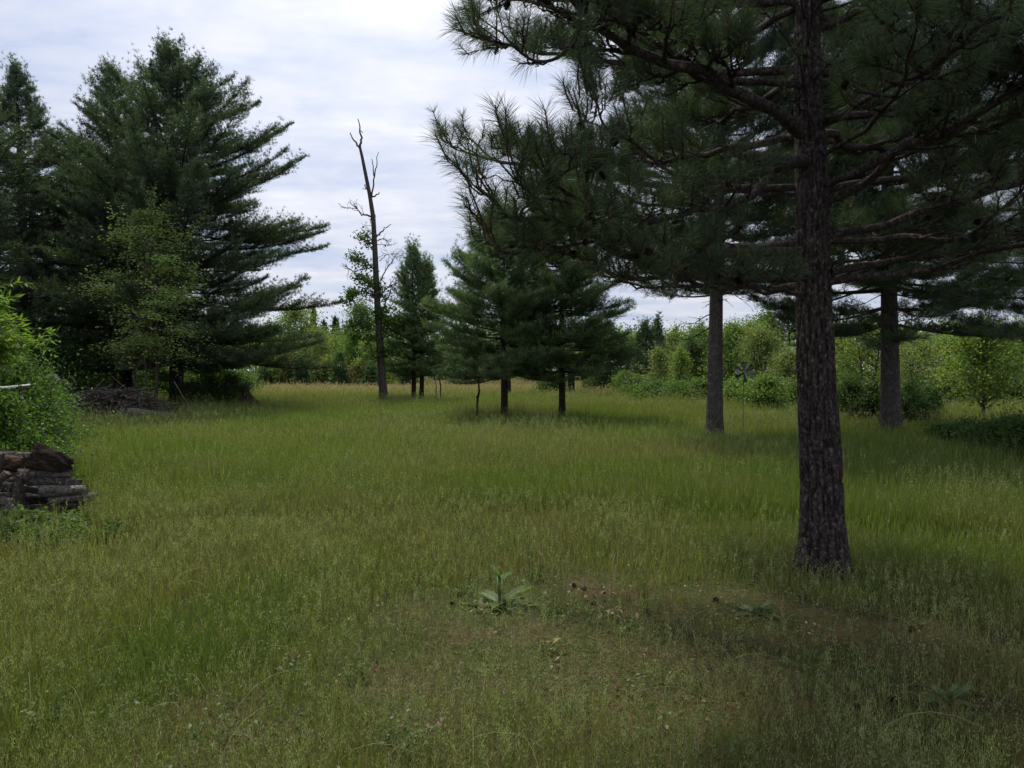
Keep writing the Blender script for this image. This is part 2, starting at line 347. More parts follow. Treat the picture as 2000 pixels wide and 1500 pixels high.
    # leader candles
    nc = 14; zz = np.linspace(H * .93, H + .25, nc); tp.append(np.stack([np.full(nc, cx[-1]), np.full(nc, cy[-1]), zz], -1)); ta.append(np.tile([0, 0, 1.], (nc, 1))); tcs.append(np.tile(np.array(col) * 1.2, (nc, 1)))
    tubes(wd, np.stack(BP), np.stack(BR), 5)
    needles(fo, np.concatenate(tp), np.concatenate(ta), K, nl, nw, 1.0, np.concatenate(tcs), rng, jit)
    tr.obj('trunk', wood, root, True); wd.obj('branches', wood, root, True); fo.obj('crown', M_NEEDLE, root)
    return root

# ------------------------------------------------------------------ broadleaf builder
def broadleaf(name, label, cat, loc, H, R, base, seed, col, leaf=.10, ncl=40, nlv=60, stems=1, tr_r=.05, flat=.5, sig=.25, group=None, wood=M_OAKB,
              top=1.0, rz=0.0, hue=.12, shape=1.0, lw=.6, twigs=True, sprigs=True, spread=.06, up=.8):
    rng = np.random.default_rng(seed)
    root = thing(name, label, cat, loc, rz, group)
    tr = Buf(); br = Buf(); fo = Buf()
    axes = []
    for s in range(stems):
        a = rng.uniform(0, 6.28); q = 0 if stems == 1 else rng.uniform(.3, 1)
        n = 9; z = np.linspace(-.08, H * .93 * rng.uniform(.82, 1), n); u = z / H
        x = math.cos(a) * q * (spread + R * .35 * u) + .03 * H * np.sin(u * 5 + s + seed) * u; y = math.sin(a) * q * (spread + R * .35 * u) + .03 * H * np.cos(u * 4 + s) * u
        P = np.stack([x, y, z], -1); axes.append(P)
        tubes(tr, P, tr_r * (1 - .85 * np.clip(u, 0, 1)) * (1 if s == 0 else .75), 8)
    # clusters in an uneven envelope
    cz = base + (H - base) * rng.uniform(0, 1, ncl) ** .85
    uu = (cz - base) / (H - base)
    env = np.sin(np.pi * np.clip(uu * .86 + .14, 0, 1)) ** .6 * shape + (1 - shape) * (1 - uu)
    a = rng.uniform(0, 6.28, ncl); lob = .75 + .35 * np.sin(a * 3 + seed) * np.sin(uu * 7 + seed * 2)
    rr = R * env * lob * np.sqrt(rng.uniform(.12, 1, ncl)) * .92
    cpt = np.stack([rr * np.cos(a), rr * np.sin(a), cz], -1)
    BP = []; BR = []; lp = []; lc = []
    for k in range(ncl):
        ax = axes[k % stems]; zt = max(ax[0, 2], cz[k] - (.35 + .5 * rr[k]) * rng.uniform(.6, 1)); zt = max(zt, base * .6)
        zt = min(zt, ax[-1, 2])
        p0 = np.array([np.interp(zt, ax[:, 2], ax[:, 0]), np.interp(zt, ax[:, 2], ax[:, 1]), zt]); tt = np.linspace(0, 1, 5)[:, None]
        P = p0 * (1 - tt) + cpt[k] * tt; P[:, 2] -= (.10 * rr[k] * tt * (1 - tt) * 4)[:, 0] * -.3; P[:, :2] += rng.normal(size=2) * .06 * np.sin(tt * 3.14)
        BP.append(P); BR.append(np.linspace(tr_r * .30, .004, 5))
        m = int(nlv * rng.uniform(.5, 1.4)); s_ = sig * rng.uniform(.6, 1.3)
        q = rng.normal(size=(m, 3)) * np.array([s_, s_, s_ * flat])
        m2 = m // 4
        ptw = P[2] * (1 - (w_ := rng.uniform(0, 1, (m2, 1)))) + P[4] * w_ + rng.normal(size=(m2, 3)) * s_ * .35
        lp.append(cpt[k] + q); lp.append(ptw)
        cb = np.array(col) * rng.uniform(.8, 1.22) * np.array([rng.uniform(1 - hue, 1 + hue), 1, rng.uniform(.8, 1.2)])
        lc.append(np.tile(cb, (m + m2, 1)))
        if twigs or sprigs:
            for _ in range(1 + (rng.random() < .5)):
                o_ = unit(cpt[k] - np.array([0, 0, base + (H - base) * .35]) + rng.normal(size=3) * .5 * R + np.array([0, 0, .25 * R])); Ls_ = R * rng.uniform(.22, .5); tt3 = np.linspace(.1, 1, 16)[:, None]
                lp.append(cpt[k] + o_ * Ls_ * tt3 + rng.normal(size=(16, 3)) * leaf * .45); lc.append(np.tile(cb * 1.08, (16, 1)))
                BP.append(cpt[k] + o_ * Ls_ * np.linspace(0, 1, 5)[:, None]); BR.append(np.linspace(.006, .002, 5))
        if twigs:
            for _ in range(2):
                e = cpt[k] + rng.normal(size=3) * s_ * 1.2; tt2 = np.linspace(0, 1, 5)[:, None]
                BP.append(P[3] * (1 - tt2) + e * tt2); BR.append(np.linspace(.006, .002, 5))
    tubes(br, np.stack(BP), np.stack(BR), 4)
    lpp = np.concatenate(lp); lcc = np.concatenate(lc); ok = lpp[:, 2] > .03
    leaves(fo, lpp[ok], leaf, leaf * lw, lcc[ok], rng, up=up)
    tr.obj('trunk' if cat == 'tree' else 'stem', wood, root, True); br.obj('branches', wood, root, True); fo.obj('crown', M_LEAF, root)
    return root
def G(px, d): 
    x = gx(px, d); return (x, d, float(zg(x, d)) - .01)

# ------------------------------------------------------------------ near red pine
D0 = 5.5
def near_pine():
    rng = np.random.default_rng(11)
    base = at(1610, 1126, D0); base[2] = 0
    root = thing('red_pine', 'large near red pine with scaly brown bark and cones, its limbs filling the upper right', 'pine tree', tuple(base))
    O = base
    # trunk with modelled bark plates
    cl = [(1610, 1132), (1606, 1000), (1597, 800), (1588, 550), (1585, 350), (1578, 200), (1577, 60), (1590, -120), (1600, -400), (1606, -800), (1608, -1300)]
    rd = [.185, .150, .137, .118, .108, .095, .088, .080, .066, .045, .012]
    C = np.array([at(x, y, D0) for x, y in cl]) - O; C[0, 2] = -.06
    zc = C[:, 2]; nz_ = 520; ns = 96
    zz = np.concatenate([np.linspace(zc[0], 4.2, nz_), np.linspace(4.25, zc[-1], 60)])
    X = np.interp(zz, zc, C[:, 0]); Y = np.interp(zz, zc, C[:, 1]); Rr = np.interp(zz, zc, rd)
    Rr = Rr + .045 * np.exp(-np.maximum(zz, 0) / .11)
    th = np.linspace(0, 2 * np.pi, ns, endpoint=False)
    V = np.zeros((len(zz), ns, 3)); Cc = np.ones((len(zz), ns, 3))
    for a_ in range(len(zz)):
        fade = 1.0
        for b_ in range(ns):
            ct, st = math.cos(th[b_]), math.sin(th[b_])
            q = Vector((ct * 1.15 * 1.0, st * 1.15, zz[a_] * 1.25))
            wq = mnoise.noise_vector(q * 2.3) * .22
            d_, _ = mnoise.voronoi(Vector((q.x * 3.3, q.y * 3.3, q.z * 2.3)) + wq)
            e_ = min(.5, d_[1] - d_[0])
            fine = mnoise.noise(Vector((q.x * 9, q.y * 9, q.z * 6))) 
            plate = min(1, e_ / .16)
            bump_ = .020 * plate + .007 * fine + .010 * mnoise.noise(q * 1.1)
            fl = .04 * max(0, math.sin(th[b_] * 4 + 1)) * math.exp(-max(zz[a_], 0) / .12)
            r_ = Rr[a_] + (bump_ - .008) * (Rr[a_] / .14) + fl
            V[a_, b_] = (X[a_] + ct * r_, Y[a_] + st * r_, zz[a_])
            tn = .5 + .5 * plate + .35 * fine
            Cc[a_, b_] = (tn, tn * (1 - .05 * fine), tn)
    tr = Buf(); i = np.arange(len(zz) - 1)[:, None] * ns; j = np.arange(ns)[None, :]; j2 = (j + 1) % ns
    tr.add(V, None, np.stack([i + j, i + j2, i + ns + j2, i + ns + j], -1).reshape(-1, 4), Cc.reshape(-1, 3))
    tro = tr.obj('trunk', M_BARK, root, True)
    # limbs
    lb = Buf(); tw = Buf(); fo = Buf(); cones = []
    SP = []; SA = []; SL = []      # shoots
    def smooth(P, n):
        P = np.asarray(P); m = len(P); u = np.linspace(0, m - 1, n); out_ = np.zeros((n, 3))
        for q in range(n):
            k = min(int(u[q]), m - 2); f = u[q] - k
            p0 = P[max(k - 1, 0)]; p1 = P[k]; p2 = P[k + 1]; p3 = P[min(k + 2, m - 1)]
            out_[q] = .5 * ((2 * p1) + (-p0 + p2) * f + (2 * p0 - 5 * p1 + 4 * p2 - p3) * f * f + (-p0 + 3 * p1 - 3 * p2 + p3) * f ** 3)
        return out_
    def shoot(p, a, l):
        SP.append(p); SA.append(a); SL.append(l)
        if rng.random() < .07: cones.append((p + rnd_unit(1, rng)[0] * .025, rng.uniform(0, 6.28), rng.uniform(.7, 1.1)))
    def twig(p, d, L, r, lev, bare=False):
        n = 6; tt = np.linspace(0, 1, n); d = d / np.linalg.norm(d)
        upc = rng.uniform(.0, .22) * L; sdw = np.cross(d, [0, 0, 1.]); sw = rng.normal() * .14 * L
        P = p + d * (L * tt)[:, None] + np.array([0, 0, 1.]) * (upc * tt ** 2)[:, None] + sdw * (sw * tt * (1 - tt) * 2)[:, None]
        P += rng.normal(size=P.shape) * .008 * (tt[:, None] > 0)
        tubes(tw, P, np.linspace(r, max(.0022, r * .4), n), 5, (.75, .72, .72))
        de = unit(P[-1] - P[-2] + np.array([0, 0, .05]))
        if not bare: shoot(P[-1], de, rng.uniform(.09, .17))
        if not bare and L > .07 and rng.random() < (.68 if L < .30 else .2): shoot(P[-3], unit(P[-1] - P[-3]), min(.16, L * .8))
        if lev > 0:
            m = rng.integers(2, 4) if lev == 1 else rng.integers(3, 6)
            for k in range(m):
                t = rng.uniform(.3, .97); k0 = min(int(t * (n - 1)), n - 2); f = t * (n - 1) - k0; q = P[k0] * (1 - f) + P[k0 + 1] * f
                s = 1 if k % 2 else -1; an = rng.uniform(.5, 1.1) * s
                dd = d * math.cos(an) + unit(sdw) * math.sin(an) + np.array([0, 0, rng.uniform(-.2, .32)])
                twig(q, dd, L * rng.uniform(.3, .55) * (1.15 - t * .5), max(.003, r * .6), lev - 1, bare and rng.random() < .8)
    def limb(P, r0, r1, start=.3, sub=.22, Lm=.75, bare_to=0.0, tip=True):
        P = smooth(P, max(10, len(P) * 5)); n = len(P)
        seg = np.linalg.norm(np.diff(P, axis=0), axis=1); cum = np.concatenate([[0], np.cumsum(seg)]); LT = cum[-1]
        wob = np.array([[mnoise.noise(Vector(p * 3.1)), mnoise.noise(Vector(p * 3.1 + 7)), mnoise.noise(Vector(p * 3.1 + 19))] for p in P]) * .035
        wob[0] = 0; wob = wob * 1.5; P = P + wob
        rr = np.linspace(r0, r1, n) * .9 * (1 + rng.normal(size=n) * .07); tubes(lb, P, rr, 9, (.9, .85, .85))
        s = start * LT; k = 0
        while s < LT:
            t = s / LT; q = np.array([np.interp(s, cum, P[:, c]) for c in range(3)]); i0 = min(int(np.searchsorted(cum, s)), n - 1)
            d = unit(P[i0] - P[max(i0 - 1, 0)]); sdw = unit(np.cross(d, [0, 0, 1.])); sg = 1 if k % 2 else -1
            an = rng.uniform(.5, 1.15)
            dd = d * math.cos(an) + sdw * sg * math.sin(an) + np.array([0, 0, rng.uniform(-.12, .40)])
            twig(q, dd, Lm * rng.uniform(.55, 1.1) * (1.15 - .55 * t), r1 * .9 + (r0 - r1) * .15, 2 if (Lm > .6 and t < .8) else 1, t < bare_to)
            s += sub * rng.uniform(.6, 1.3); k += 1
        if tip:
            d = unit(P[-1] - P[-3])
            for _ in range(3): twig(P[-1], d + rng.normal(size=3) * .35 + np.array([0, 0, .15]), rng.uniform(.15, .3), r1 * .8, 0)
            shoot(P[-1], d, .2)
    def W(*a): return [at(x, y, d) - O for x, y, d in a]
    limb(W((1568, 262, 5.45), (1490, 208, 5.2), (1400, 160, 4.95), (1310, 118, 4.7), (1220, 85, 4.5), (1150, 35, 4.3), (1095, -40, 4.15), (1060, -120, 4.1)), .055, .014, .3, .20, .62)
    limb(W((1572, 168, 5.45), (1400, 155, 5.25), (1320, 108, 5.0), (1240, 52, 4.85), (1180, -5, 4.7), (1140, -80, 4.6)), .034, .010, .3, .22, .6)
    limb(W((1270, 100, 4.6), (1180, 62, 4.4), (1125, 55, 4.25), (1085, 112, 4.15), (1040, 118, 4.05), (1000, 100, 4.0), (975, 96, 3.95)), .016, .006, .3, .13, .26)
    limb(W((1180, 40, 4.4), (1110, 20, 4.3), (1050, 5, 4.2), (990, -5, 4.15)), .012, .006, .2, .13, .28)
    limb(W((1570, 312, 5.42), (1530, 318, 5.3), (1490, 312, 5.2), (1445, 300, 5.1)), .058, .034, 2, 1, .5, tip=False)
    limb(W((1540, 322, 5.35), (1480, 372, 5.2), (1400, 408, 4.9), (1330, 425, 4.6), (1240, 425, 4.3), (1170, 412, 4.1), (1110, 380, 3.95), (1075, 350, 3.8)), .036, .009, .22, .15, .42)
    limb(W((1565, 490, 5.45), (1400, 492, 5.0), (1270, 500, 4.6), (1190, 482, 4.3), (1145, 452, 4.1), (1090, 440, 4.0), (1020, 428, 3.85), (985, 410, 3.75), (965, 385, 3.7)), .036, .008, .3, .15, .34)
    limb(W((1160, 470, 4.2), (1080, 490, 4.0), (1000, 490, 3.85), (975, 475, 3.8)), .012, .006, .2, .11, .22)
    limb(W((1170, 412, 4.1), (1090, 395, 3.9), (1045, 380, 3.75), (1010, 350, 3.7)), .011, .006, .2, .11, .24)
    limb(W((1390, 405, 4.9), (1260, 300, 4.6), (1190, 250, 4.45), (1160, 190, 4.4)), .014, .006, .2, .13, .35)
    limb(W((1350, 420, 4.7), (1220, 380, 4.4), (1170, 300, 4.3), (1140, 240, 4.25)), .012, .006, .2, .13, .3)
    limb(W((1565, 545, 5.42), (1450, 545, 5.0), (1350, 538, 4.7), (1260, 545, 4.4), (1180, 520, 4.2), (1120, 500, 4.1)), .028, .007, .2, .17, .42, .3)
    limb(W((1565, 575, 5.42), (1470, 560, 4.8), (1390, 555, 4.5), (1310, 560, 4.3), (1240, 545, 4.1)), .020, .006, .3, .18, .36, .3)
    limb(W((1615, 392, 5.45), (1690, 362, 5.3), (1760, 285, 5.0), (1850, 262, 4.7), (1940, 205, 4.4), (2060, 150, 4.2)), .042, .012, .3, .2, .6, .4)
    limb(W((1620, 470, 5.45), (1750, 462, 5.2), (1900, 462, 4.9), (2100, 450, 4.7)), .034, .012, .25, .2, .6, .5)
    limb(W((1620, 530, 5.45), (1760, 510, 5.6), (1900, 488, 5.6), (2100, 470, 5.6)), .036, .012, .25, .2, .6, .6)
    limb(W((1612, 175, 5.45), (1680, 125, 5.2), (1760, 60, 5.0), (1860, -20, 4.8)), .028, .010, .3, .2, .6)
    limb(W((1600, 60, 5.45), (1690, 20, 5.0), (1760, -10, 4.4), (1850, -60, 3.9)), .03, .010, .3, .2, .6)
    limb(W((1612, 300, 5.4), (1680, 260, 4.9), (1740, 210, 4.3), (1780, 120, 3.8), (1790, 60, 3.5)), .022, .008, .45, .16, .35)
    limb(W((1612, 240, 5.4), (1720, 180, 4.6), (1850, 110, 3.8), (1930, 40, 3.2)), .024, .008, .4, .16, .4)
    limb(W((2250, 560, 6.4), (2120, 600, 6.1), (2000, 618, 5.9), (1900, 622, 5.8), (1860, 625, 5.8)), .028, .006, .3, .16, .4, .75) if False else None
    # whorls all round the stem
    for h, L, cnt in ((2.25, 2.4, 4), (2.6, 2.9, 5), (3.0, 3.0, 5), (3.45, 3.2, 5), (3.9, 3.2, 5), (4.4, 3.0, 6), (4.9, 2.9, 5), (5.4, 2.7, 5), (6.0, 2.4, 5), (6.6, 2.1, 5), (7.2, 1.7, 5), (7.9, 1.2, 5), (8.6, .8, 4)):
        a0 = rng.uniform(0, 6.28)
        for k in range(cnt):
            a = a0 + k * 6.283 / cnt + rng.normal() * .2; c_, s_ = math.cos(a), math.sin(a)
            if c_ < -.25 and s_ < .35 and h < 5.0: continue     # photographed limbs already fill this side
            if s_ < -.88 and h < 4.2: continue
            bx = np.interp(h, zz, X); by = np.interp(h, zz, Y); lo = L * rng.uniform(.8, 1.1); lift = rng.uniform(.02, .28) + (h > 4) * .15
            P = [np.array([bx + c_ * lo * t, by + s_ * lo * t, h + lift * lo * t * .6 + .14 * lo * t * t]) for t in (0.02, .3, .6, .85, 1.0)]
            limb(P, .020 + .006 * L, .008, .25, .15 if h < 4.2 else .26, .62, .40 if h < 3.2 else .15)
    for _ in range(20):
        h = rng.uniform(3.5, 5.4); a = rng.uniform(-2.9, -.3); bx = np.interp(h, zz, X); by = np.interp(h, zz, Y); rr_ = np.interp(h, zz, Rr)
        d = np.array([math.cos(a), math.sin(a), rng.uniform(-.1, .5)]); twig(np.array([bx, by, h]) + d * rr_ * .8, d, rng.uniform(.35, 1.0), .010, 2 if rng.random() < .6 else 1, h < 3.9)
    lb.obj('limbs', M_BARK, root, True); tw.obj('twigs', M_BARK, root, True)
    # shoots: bottle-brush needles, bent under their weight
    P = np.array(SP); A = unit(np.array(SA) + np.array([0, 0, .15])); Ls = np.array(SL)[:, None]
    tubes(tw2 := Buf(), np.stack([P, P + A * Ls * .5, P + A * Ls], 1), np.tile([.0055, .005, .0035], (len(P), 1)), 5, (1.5, 1.15, .8))
    tw2.obj('shoots', M_BARK, root, True)
    K = 74; n = len(P); t = rng.uniform(0, 1, (n * K, 1)) ** .8
    Pk = np.repeat(P, K, 0); Ak = np.repeat(A, K, 0); Lk_ = np.repeat(Ls, K, 0)
    rad = unit(np.cross(Ak, rnd_unit(n * K, rng)))
    thn = np.radians(rng.uniform(42, 92, (n * K, 1)) * (1 - .55 * t) + 5)
    Dn = Ak * np.cos(thn) + rad * np.sin(thn); Ln = rng.uniform(.095, .150, (n * K, 1))
    b0 = Pk + Ak * Lk_ * t; sdv = unit(np.cross(Dn, rnd_unit(n * K, rng))) * .0010
    gr = np.array([0, 0, -1.0]) * Ln * Ln * .9
    m0 = b0 + Dn * Ln * .5 + gr * .25; e0 = b0 + Dn * Ln * .97 + gr
    V = np.stack([b0 - sdv, b0 + sdv, m0 + sdv, m0 - sdv, e0], 1).reshape(-1, 3); ii = np.arange(n * K)[:, None] * 5
    bc = np.repeat(np.array([.050, .078, .040]) * rng.uniform(.75, 1.25, (n, 1)), K, 0) * rng.uniform(.7, 1.35, (n * K, 1)) * np.where(rng.uniform(size=(n * K, 1)) < .04, np.array([[2.0, 1.2, .7]]), 1.0)
    fo.add(V, ii + np.array([[3, 2, 4]]), ii + np.array([[0, 1, 2, 3]]), np.repeat(bc, 5, 0))
    fo.obj('needles', M_NEEDLE_NEAR, root)
    # cones
    cb = Buf(); mk = 46
    for k in range(mk):
        u = k / (mk - 1); a = k * 2.4; rr = .019 * math.sin(math.pi * min(1, u * .85 + .13)) + .003; z = -.05 * u
        c_ = np.array([math.cos(a), math.sin(a), 0]); s_ = np.array([-math.sin(a), math.cos(a), 0]); p = c_ * rr * .35 + np.array([0, 0, z])
        cb.add([p - s_ * .004, p + s_ * .004, p + c_ * rr + s_ * .007 + np.array([0, 0, -.004]), p + c_ * rr - s_ * .007 + np.array([0, 0, -.004])], None, [[0, 1, 2, 3]], (1, .8, .65))
    tubes(cb, np.array([[0, 0, 0], [0, 0, -.02], [0, 0, -.05]]), np.array([.008, .011, .005]), 8, (.5, .4, .35))
    cm = cb.mesh('pine_cone', M_ROT)
    vis = []
    for c in cones:
        wp = c[0] + O; px_ = CX + F * wp[0] / wp[1] if wp[1] > .5 else -999; py_ = HOR - F * (wp[2] - EYE) / max(wp[1], .5)
        if 0 < px_ < 2000 and -20 < py_ < 700: vis.append((wp[1], c))
    vis.sort(key=lambda q: q[0])
    for d_, (p, a, s) in vis[:90]:
        o = bpy.data.objects.new('pine_cone', cm); COL.objects.link(o); o.parent = root; o.location = p; o.rotation_euler = (rng.normal() * .5, rng.normal() * .5, a); o.scale = (s * .95,) * 3
    print('near pine shoots', n, 'cones', len(vis))
    return root, cm
near, cone_mesh = near_pine()
# ------------------------------------------------------------------ pines
wp_prof = ([1.2, 3.5, 6.0, 8.5, 10.7, 12.2, 13.0, 13.7, 14.3], [4.6, 5.6, 5.5, 4.5, 3.0, 1.6, 1.1, .7, .25])
def sprof(k, kr): return ([a * k for a in wp_prof[0]], [b * kr for b in wp_prof[1]])
NC = (.050, .078, .038)
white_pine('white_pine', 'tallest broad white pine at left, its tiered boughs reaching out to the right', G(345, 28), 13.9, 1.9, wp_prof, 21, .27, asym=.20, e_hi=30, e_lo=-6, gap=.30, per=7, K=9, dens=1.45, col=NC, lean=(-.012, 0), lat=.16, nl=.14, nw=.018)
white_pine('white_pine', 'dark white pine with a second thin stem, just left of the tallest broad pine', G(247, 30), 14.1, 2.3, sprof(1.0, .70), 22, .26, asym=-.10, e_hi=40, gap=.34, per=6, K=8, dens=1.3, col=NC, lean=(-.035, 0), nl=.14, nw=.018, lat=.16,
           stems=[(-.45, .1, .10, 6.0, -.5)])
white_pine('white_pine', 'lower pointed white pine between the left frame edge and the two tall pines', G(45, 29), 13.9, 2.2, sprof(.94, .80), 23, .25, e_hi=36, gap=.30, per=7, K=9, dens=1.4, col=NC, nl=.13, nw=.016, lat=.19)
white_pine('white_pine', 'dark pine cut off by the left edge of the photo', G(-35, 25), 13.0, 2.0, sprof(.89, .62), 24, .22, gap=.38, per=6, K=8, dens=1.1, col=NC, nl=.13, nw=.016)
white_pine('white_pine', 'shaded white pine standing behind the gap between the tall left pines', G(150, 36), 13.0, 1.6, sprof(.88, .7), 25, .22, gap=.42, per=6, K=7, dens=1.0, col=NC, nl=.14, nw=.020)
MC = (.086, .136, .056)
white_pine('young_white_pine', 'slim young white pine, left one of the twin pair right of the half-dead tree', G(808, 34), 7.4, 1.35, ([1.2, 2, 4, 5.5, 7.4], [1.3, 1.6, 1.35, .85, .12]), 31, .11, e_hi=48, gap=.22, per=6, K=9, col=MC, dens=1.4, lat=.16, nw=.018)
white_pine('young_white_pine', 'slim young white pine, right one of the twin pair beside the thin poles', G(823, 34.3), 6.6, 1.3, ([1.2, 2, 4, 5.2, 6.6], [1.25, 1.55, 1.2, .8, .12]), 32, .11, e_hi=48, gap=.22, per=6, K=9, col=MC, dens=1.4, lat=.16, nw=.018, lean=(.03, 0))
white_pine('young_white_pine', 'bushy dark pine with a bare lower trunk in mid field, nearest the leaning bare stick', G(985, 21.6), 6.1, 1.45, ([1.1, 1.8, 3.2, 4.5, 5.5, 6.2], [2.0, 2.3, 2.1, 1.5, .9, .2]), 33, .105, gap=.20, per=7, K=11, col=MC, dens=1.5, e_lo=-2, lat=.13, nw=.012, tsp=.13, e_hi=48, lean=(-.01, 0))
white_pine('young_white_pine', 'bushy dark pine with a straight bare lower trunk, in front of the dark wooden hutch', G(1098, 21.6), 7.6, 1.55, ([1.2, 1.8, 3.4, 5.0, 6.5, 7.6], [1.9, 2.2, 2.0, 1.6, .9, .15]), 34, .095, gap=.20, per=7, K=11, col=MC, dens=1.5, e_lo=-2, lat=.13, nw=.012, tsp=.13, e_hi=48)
white_pine('young_white_pine', 'pine hidden behind the mid field pair, only its grey trunk foot showing', G(993, 42), 6.0, 1.9, ([1.8, 3, 6], [1.7, 1.6, .2]), 35, .16, gap=.35, per=5, K=7, col=MC, nw=.02)
white_pine('young_white_pine', 'dark pine trunk and crown behind the hutch and its shrub', G(1116, 43), 6.5, 1.5, ([1.4, 3, 6.5], [2.4, 2.2, .2]), 36, .22, gap=.35, per=5, K=7, col=MC, nw=.02)
RC = (.036, .062, .028)
white_pine('red_pine', 'mid distance red pine with a slightly leaning dark trunk beside the metal pinwheel', G(1396, 15.9), 12.5, 3.35, ([3.2, 4.2, 7, 9, 12.5], [1.7, 3.0, 3.4, 2.8, .3]), 41, .175, gap=.34, per=6, K=16, col=RC, nl=.17, nw=.011, dens=1.4, lat=.2, lean=(.02, 0), e_lo=2, e_hi=45, wood=M_BARK2, tsp=.15, jit=.03, up_sh=False)
white_pine('red_pine', 'thick grey trunked pine rising from the dark shrubs at right', G(1741, 17.4), 13.0, 2.75, ([2.4, 4, 8, 13], [2.9, 3.7, 3.5, .3]), 42, .22, gap=.33, per=7, K=16, col=RC, nl=.17, nw=.012, dens=1.4, lat=.2, lean=(-.035, 0), e_lo=-8, e_hi=45, wood=M_BARK2, tsp=.15, jit=.03, up_sh=False)
white_pine('red_pine', 'pine standing outside the right edge whose low boughs reach into the photo', G(2290, 9.5), 11.0, 2.25, ([1.9, 4, 7, 11], [3.0, 3.1, 2.4, .3]), 43, .2, gap=.34, per=7, K=26, col=RC, nl=.15, nw=.005, dens=1.0, e_lo=-6, e_hi=42, wood=M_BARK, tsp=.13, up_sh=False)
white_pine('red_pine', 'pine behind the nearest trunk whose needles show between its limbs', G(1560, 13.0), 10.5, 4.2, ([4.0, 6, 10.5], [2.4, 2.4, .3]), 44, .15, gap=.45, per=6, K=14, col=RC, nl=.16, nw=.006, dens=1.0, e_lo=0, e_hi=45, wood=M_BARK2, tsp=.15, jit=.03, up_sh=False) if False else None

for r_ in [o for o in bpy.data.objects if o.get('category') == 'pine tree' and o.name.startswith('red_pine') and o is not near and abs(o.location.x) < 10]:
    rs = np.random.default_rng(int(r_.location.y * 10))
    for k in range(22):
        dbuf = Buf()
        h = rs.uniform(1.6, 4.2) if k > 5 else rs.uniform(.6, 2); an = rs.uniform(0, 6.28); L = rs.uniform(.06, .2) if h < 2.4 else rs.uniform(.3, 1.3); tt = np.linspace(0, 1, 6)
        ox = (.02 if r_.location.x < 6 else -.035) * (h / 12.5) ** 1.4 * 12.5
        P = np.stack([ox + np.cos(an) * (.08 + L * tt), np.sin(an) * (.08 + L * tt), h - .25 * L * tt + .05 * np.sin(tt * 6 + k)], -1); tubes(dbuf, P, np.linspace(.016, .004, 6), 5)
        if L > .3:
            for _ in range(4):
                q = P[rs.integers(2, 6)]; d3 = np.array([np.cos(an + rs.normal() * .7), np.sin(an + rs.normal() * .7), rs.normal() * .4 - .2]); tubes(dbuf, q + d3 * L * .35 * np.linspace(0, 1, 4)[:, None], np.linspace(.006, .003, 4), 4)
        dbuf.obj('dead_branch', M_BARKD, r_, True)

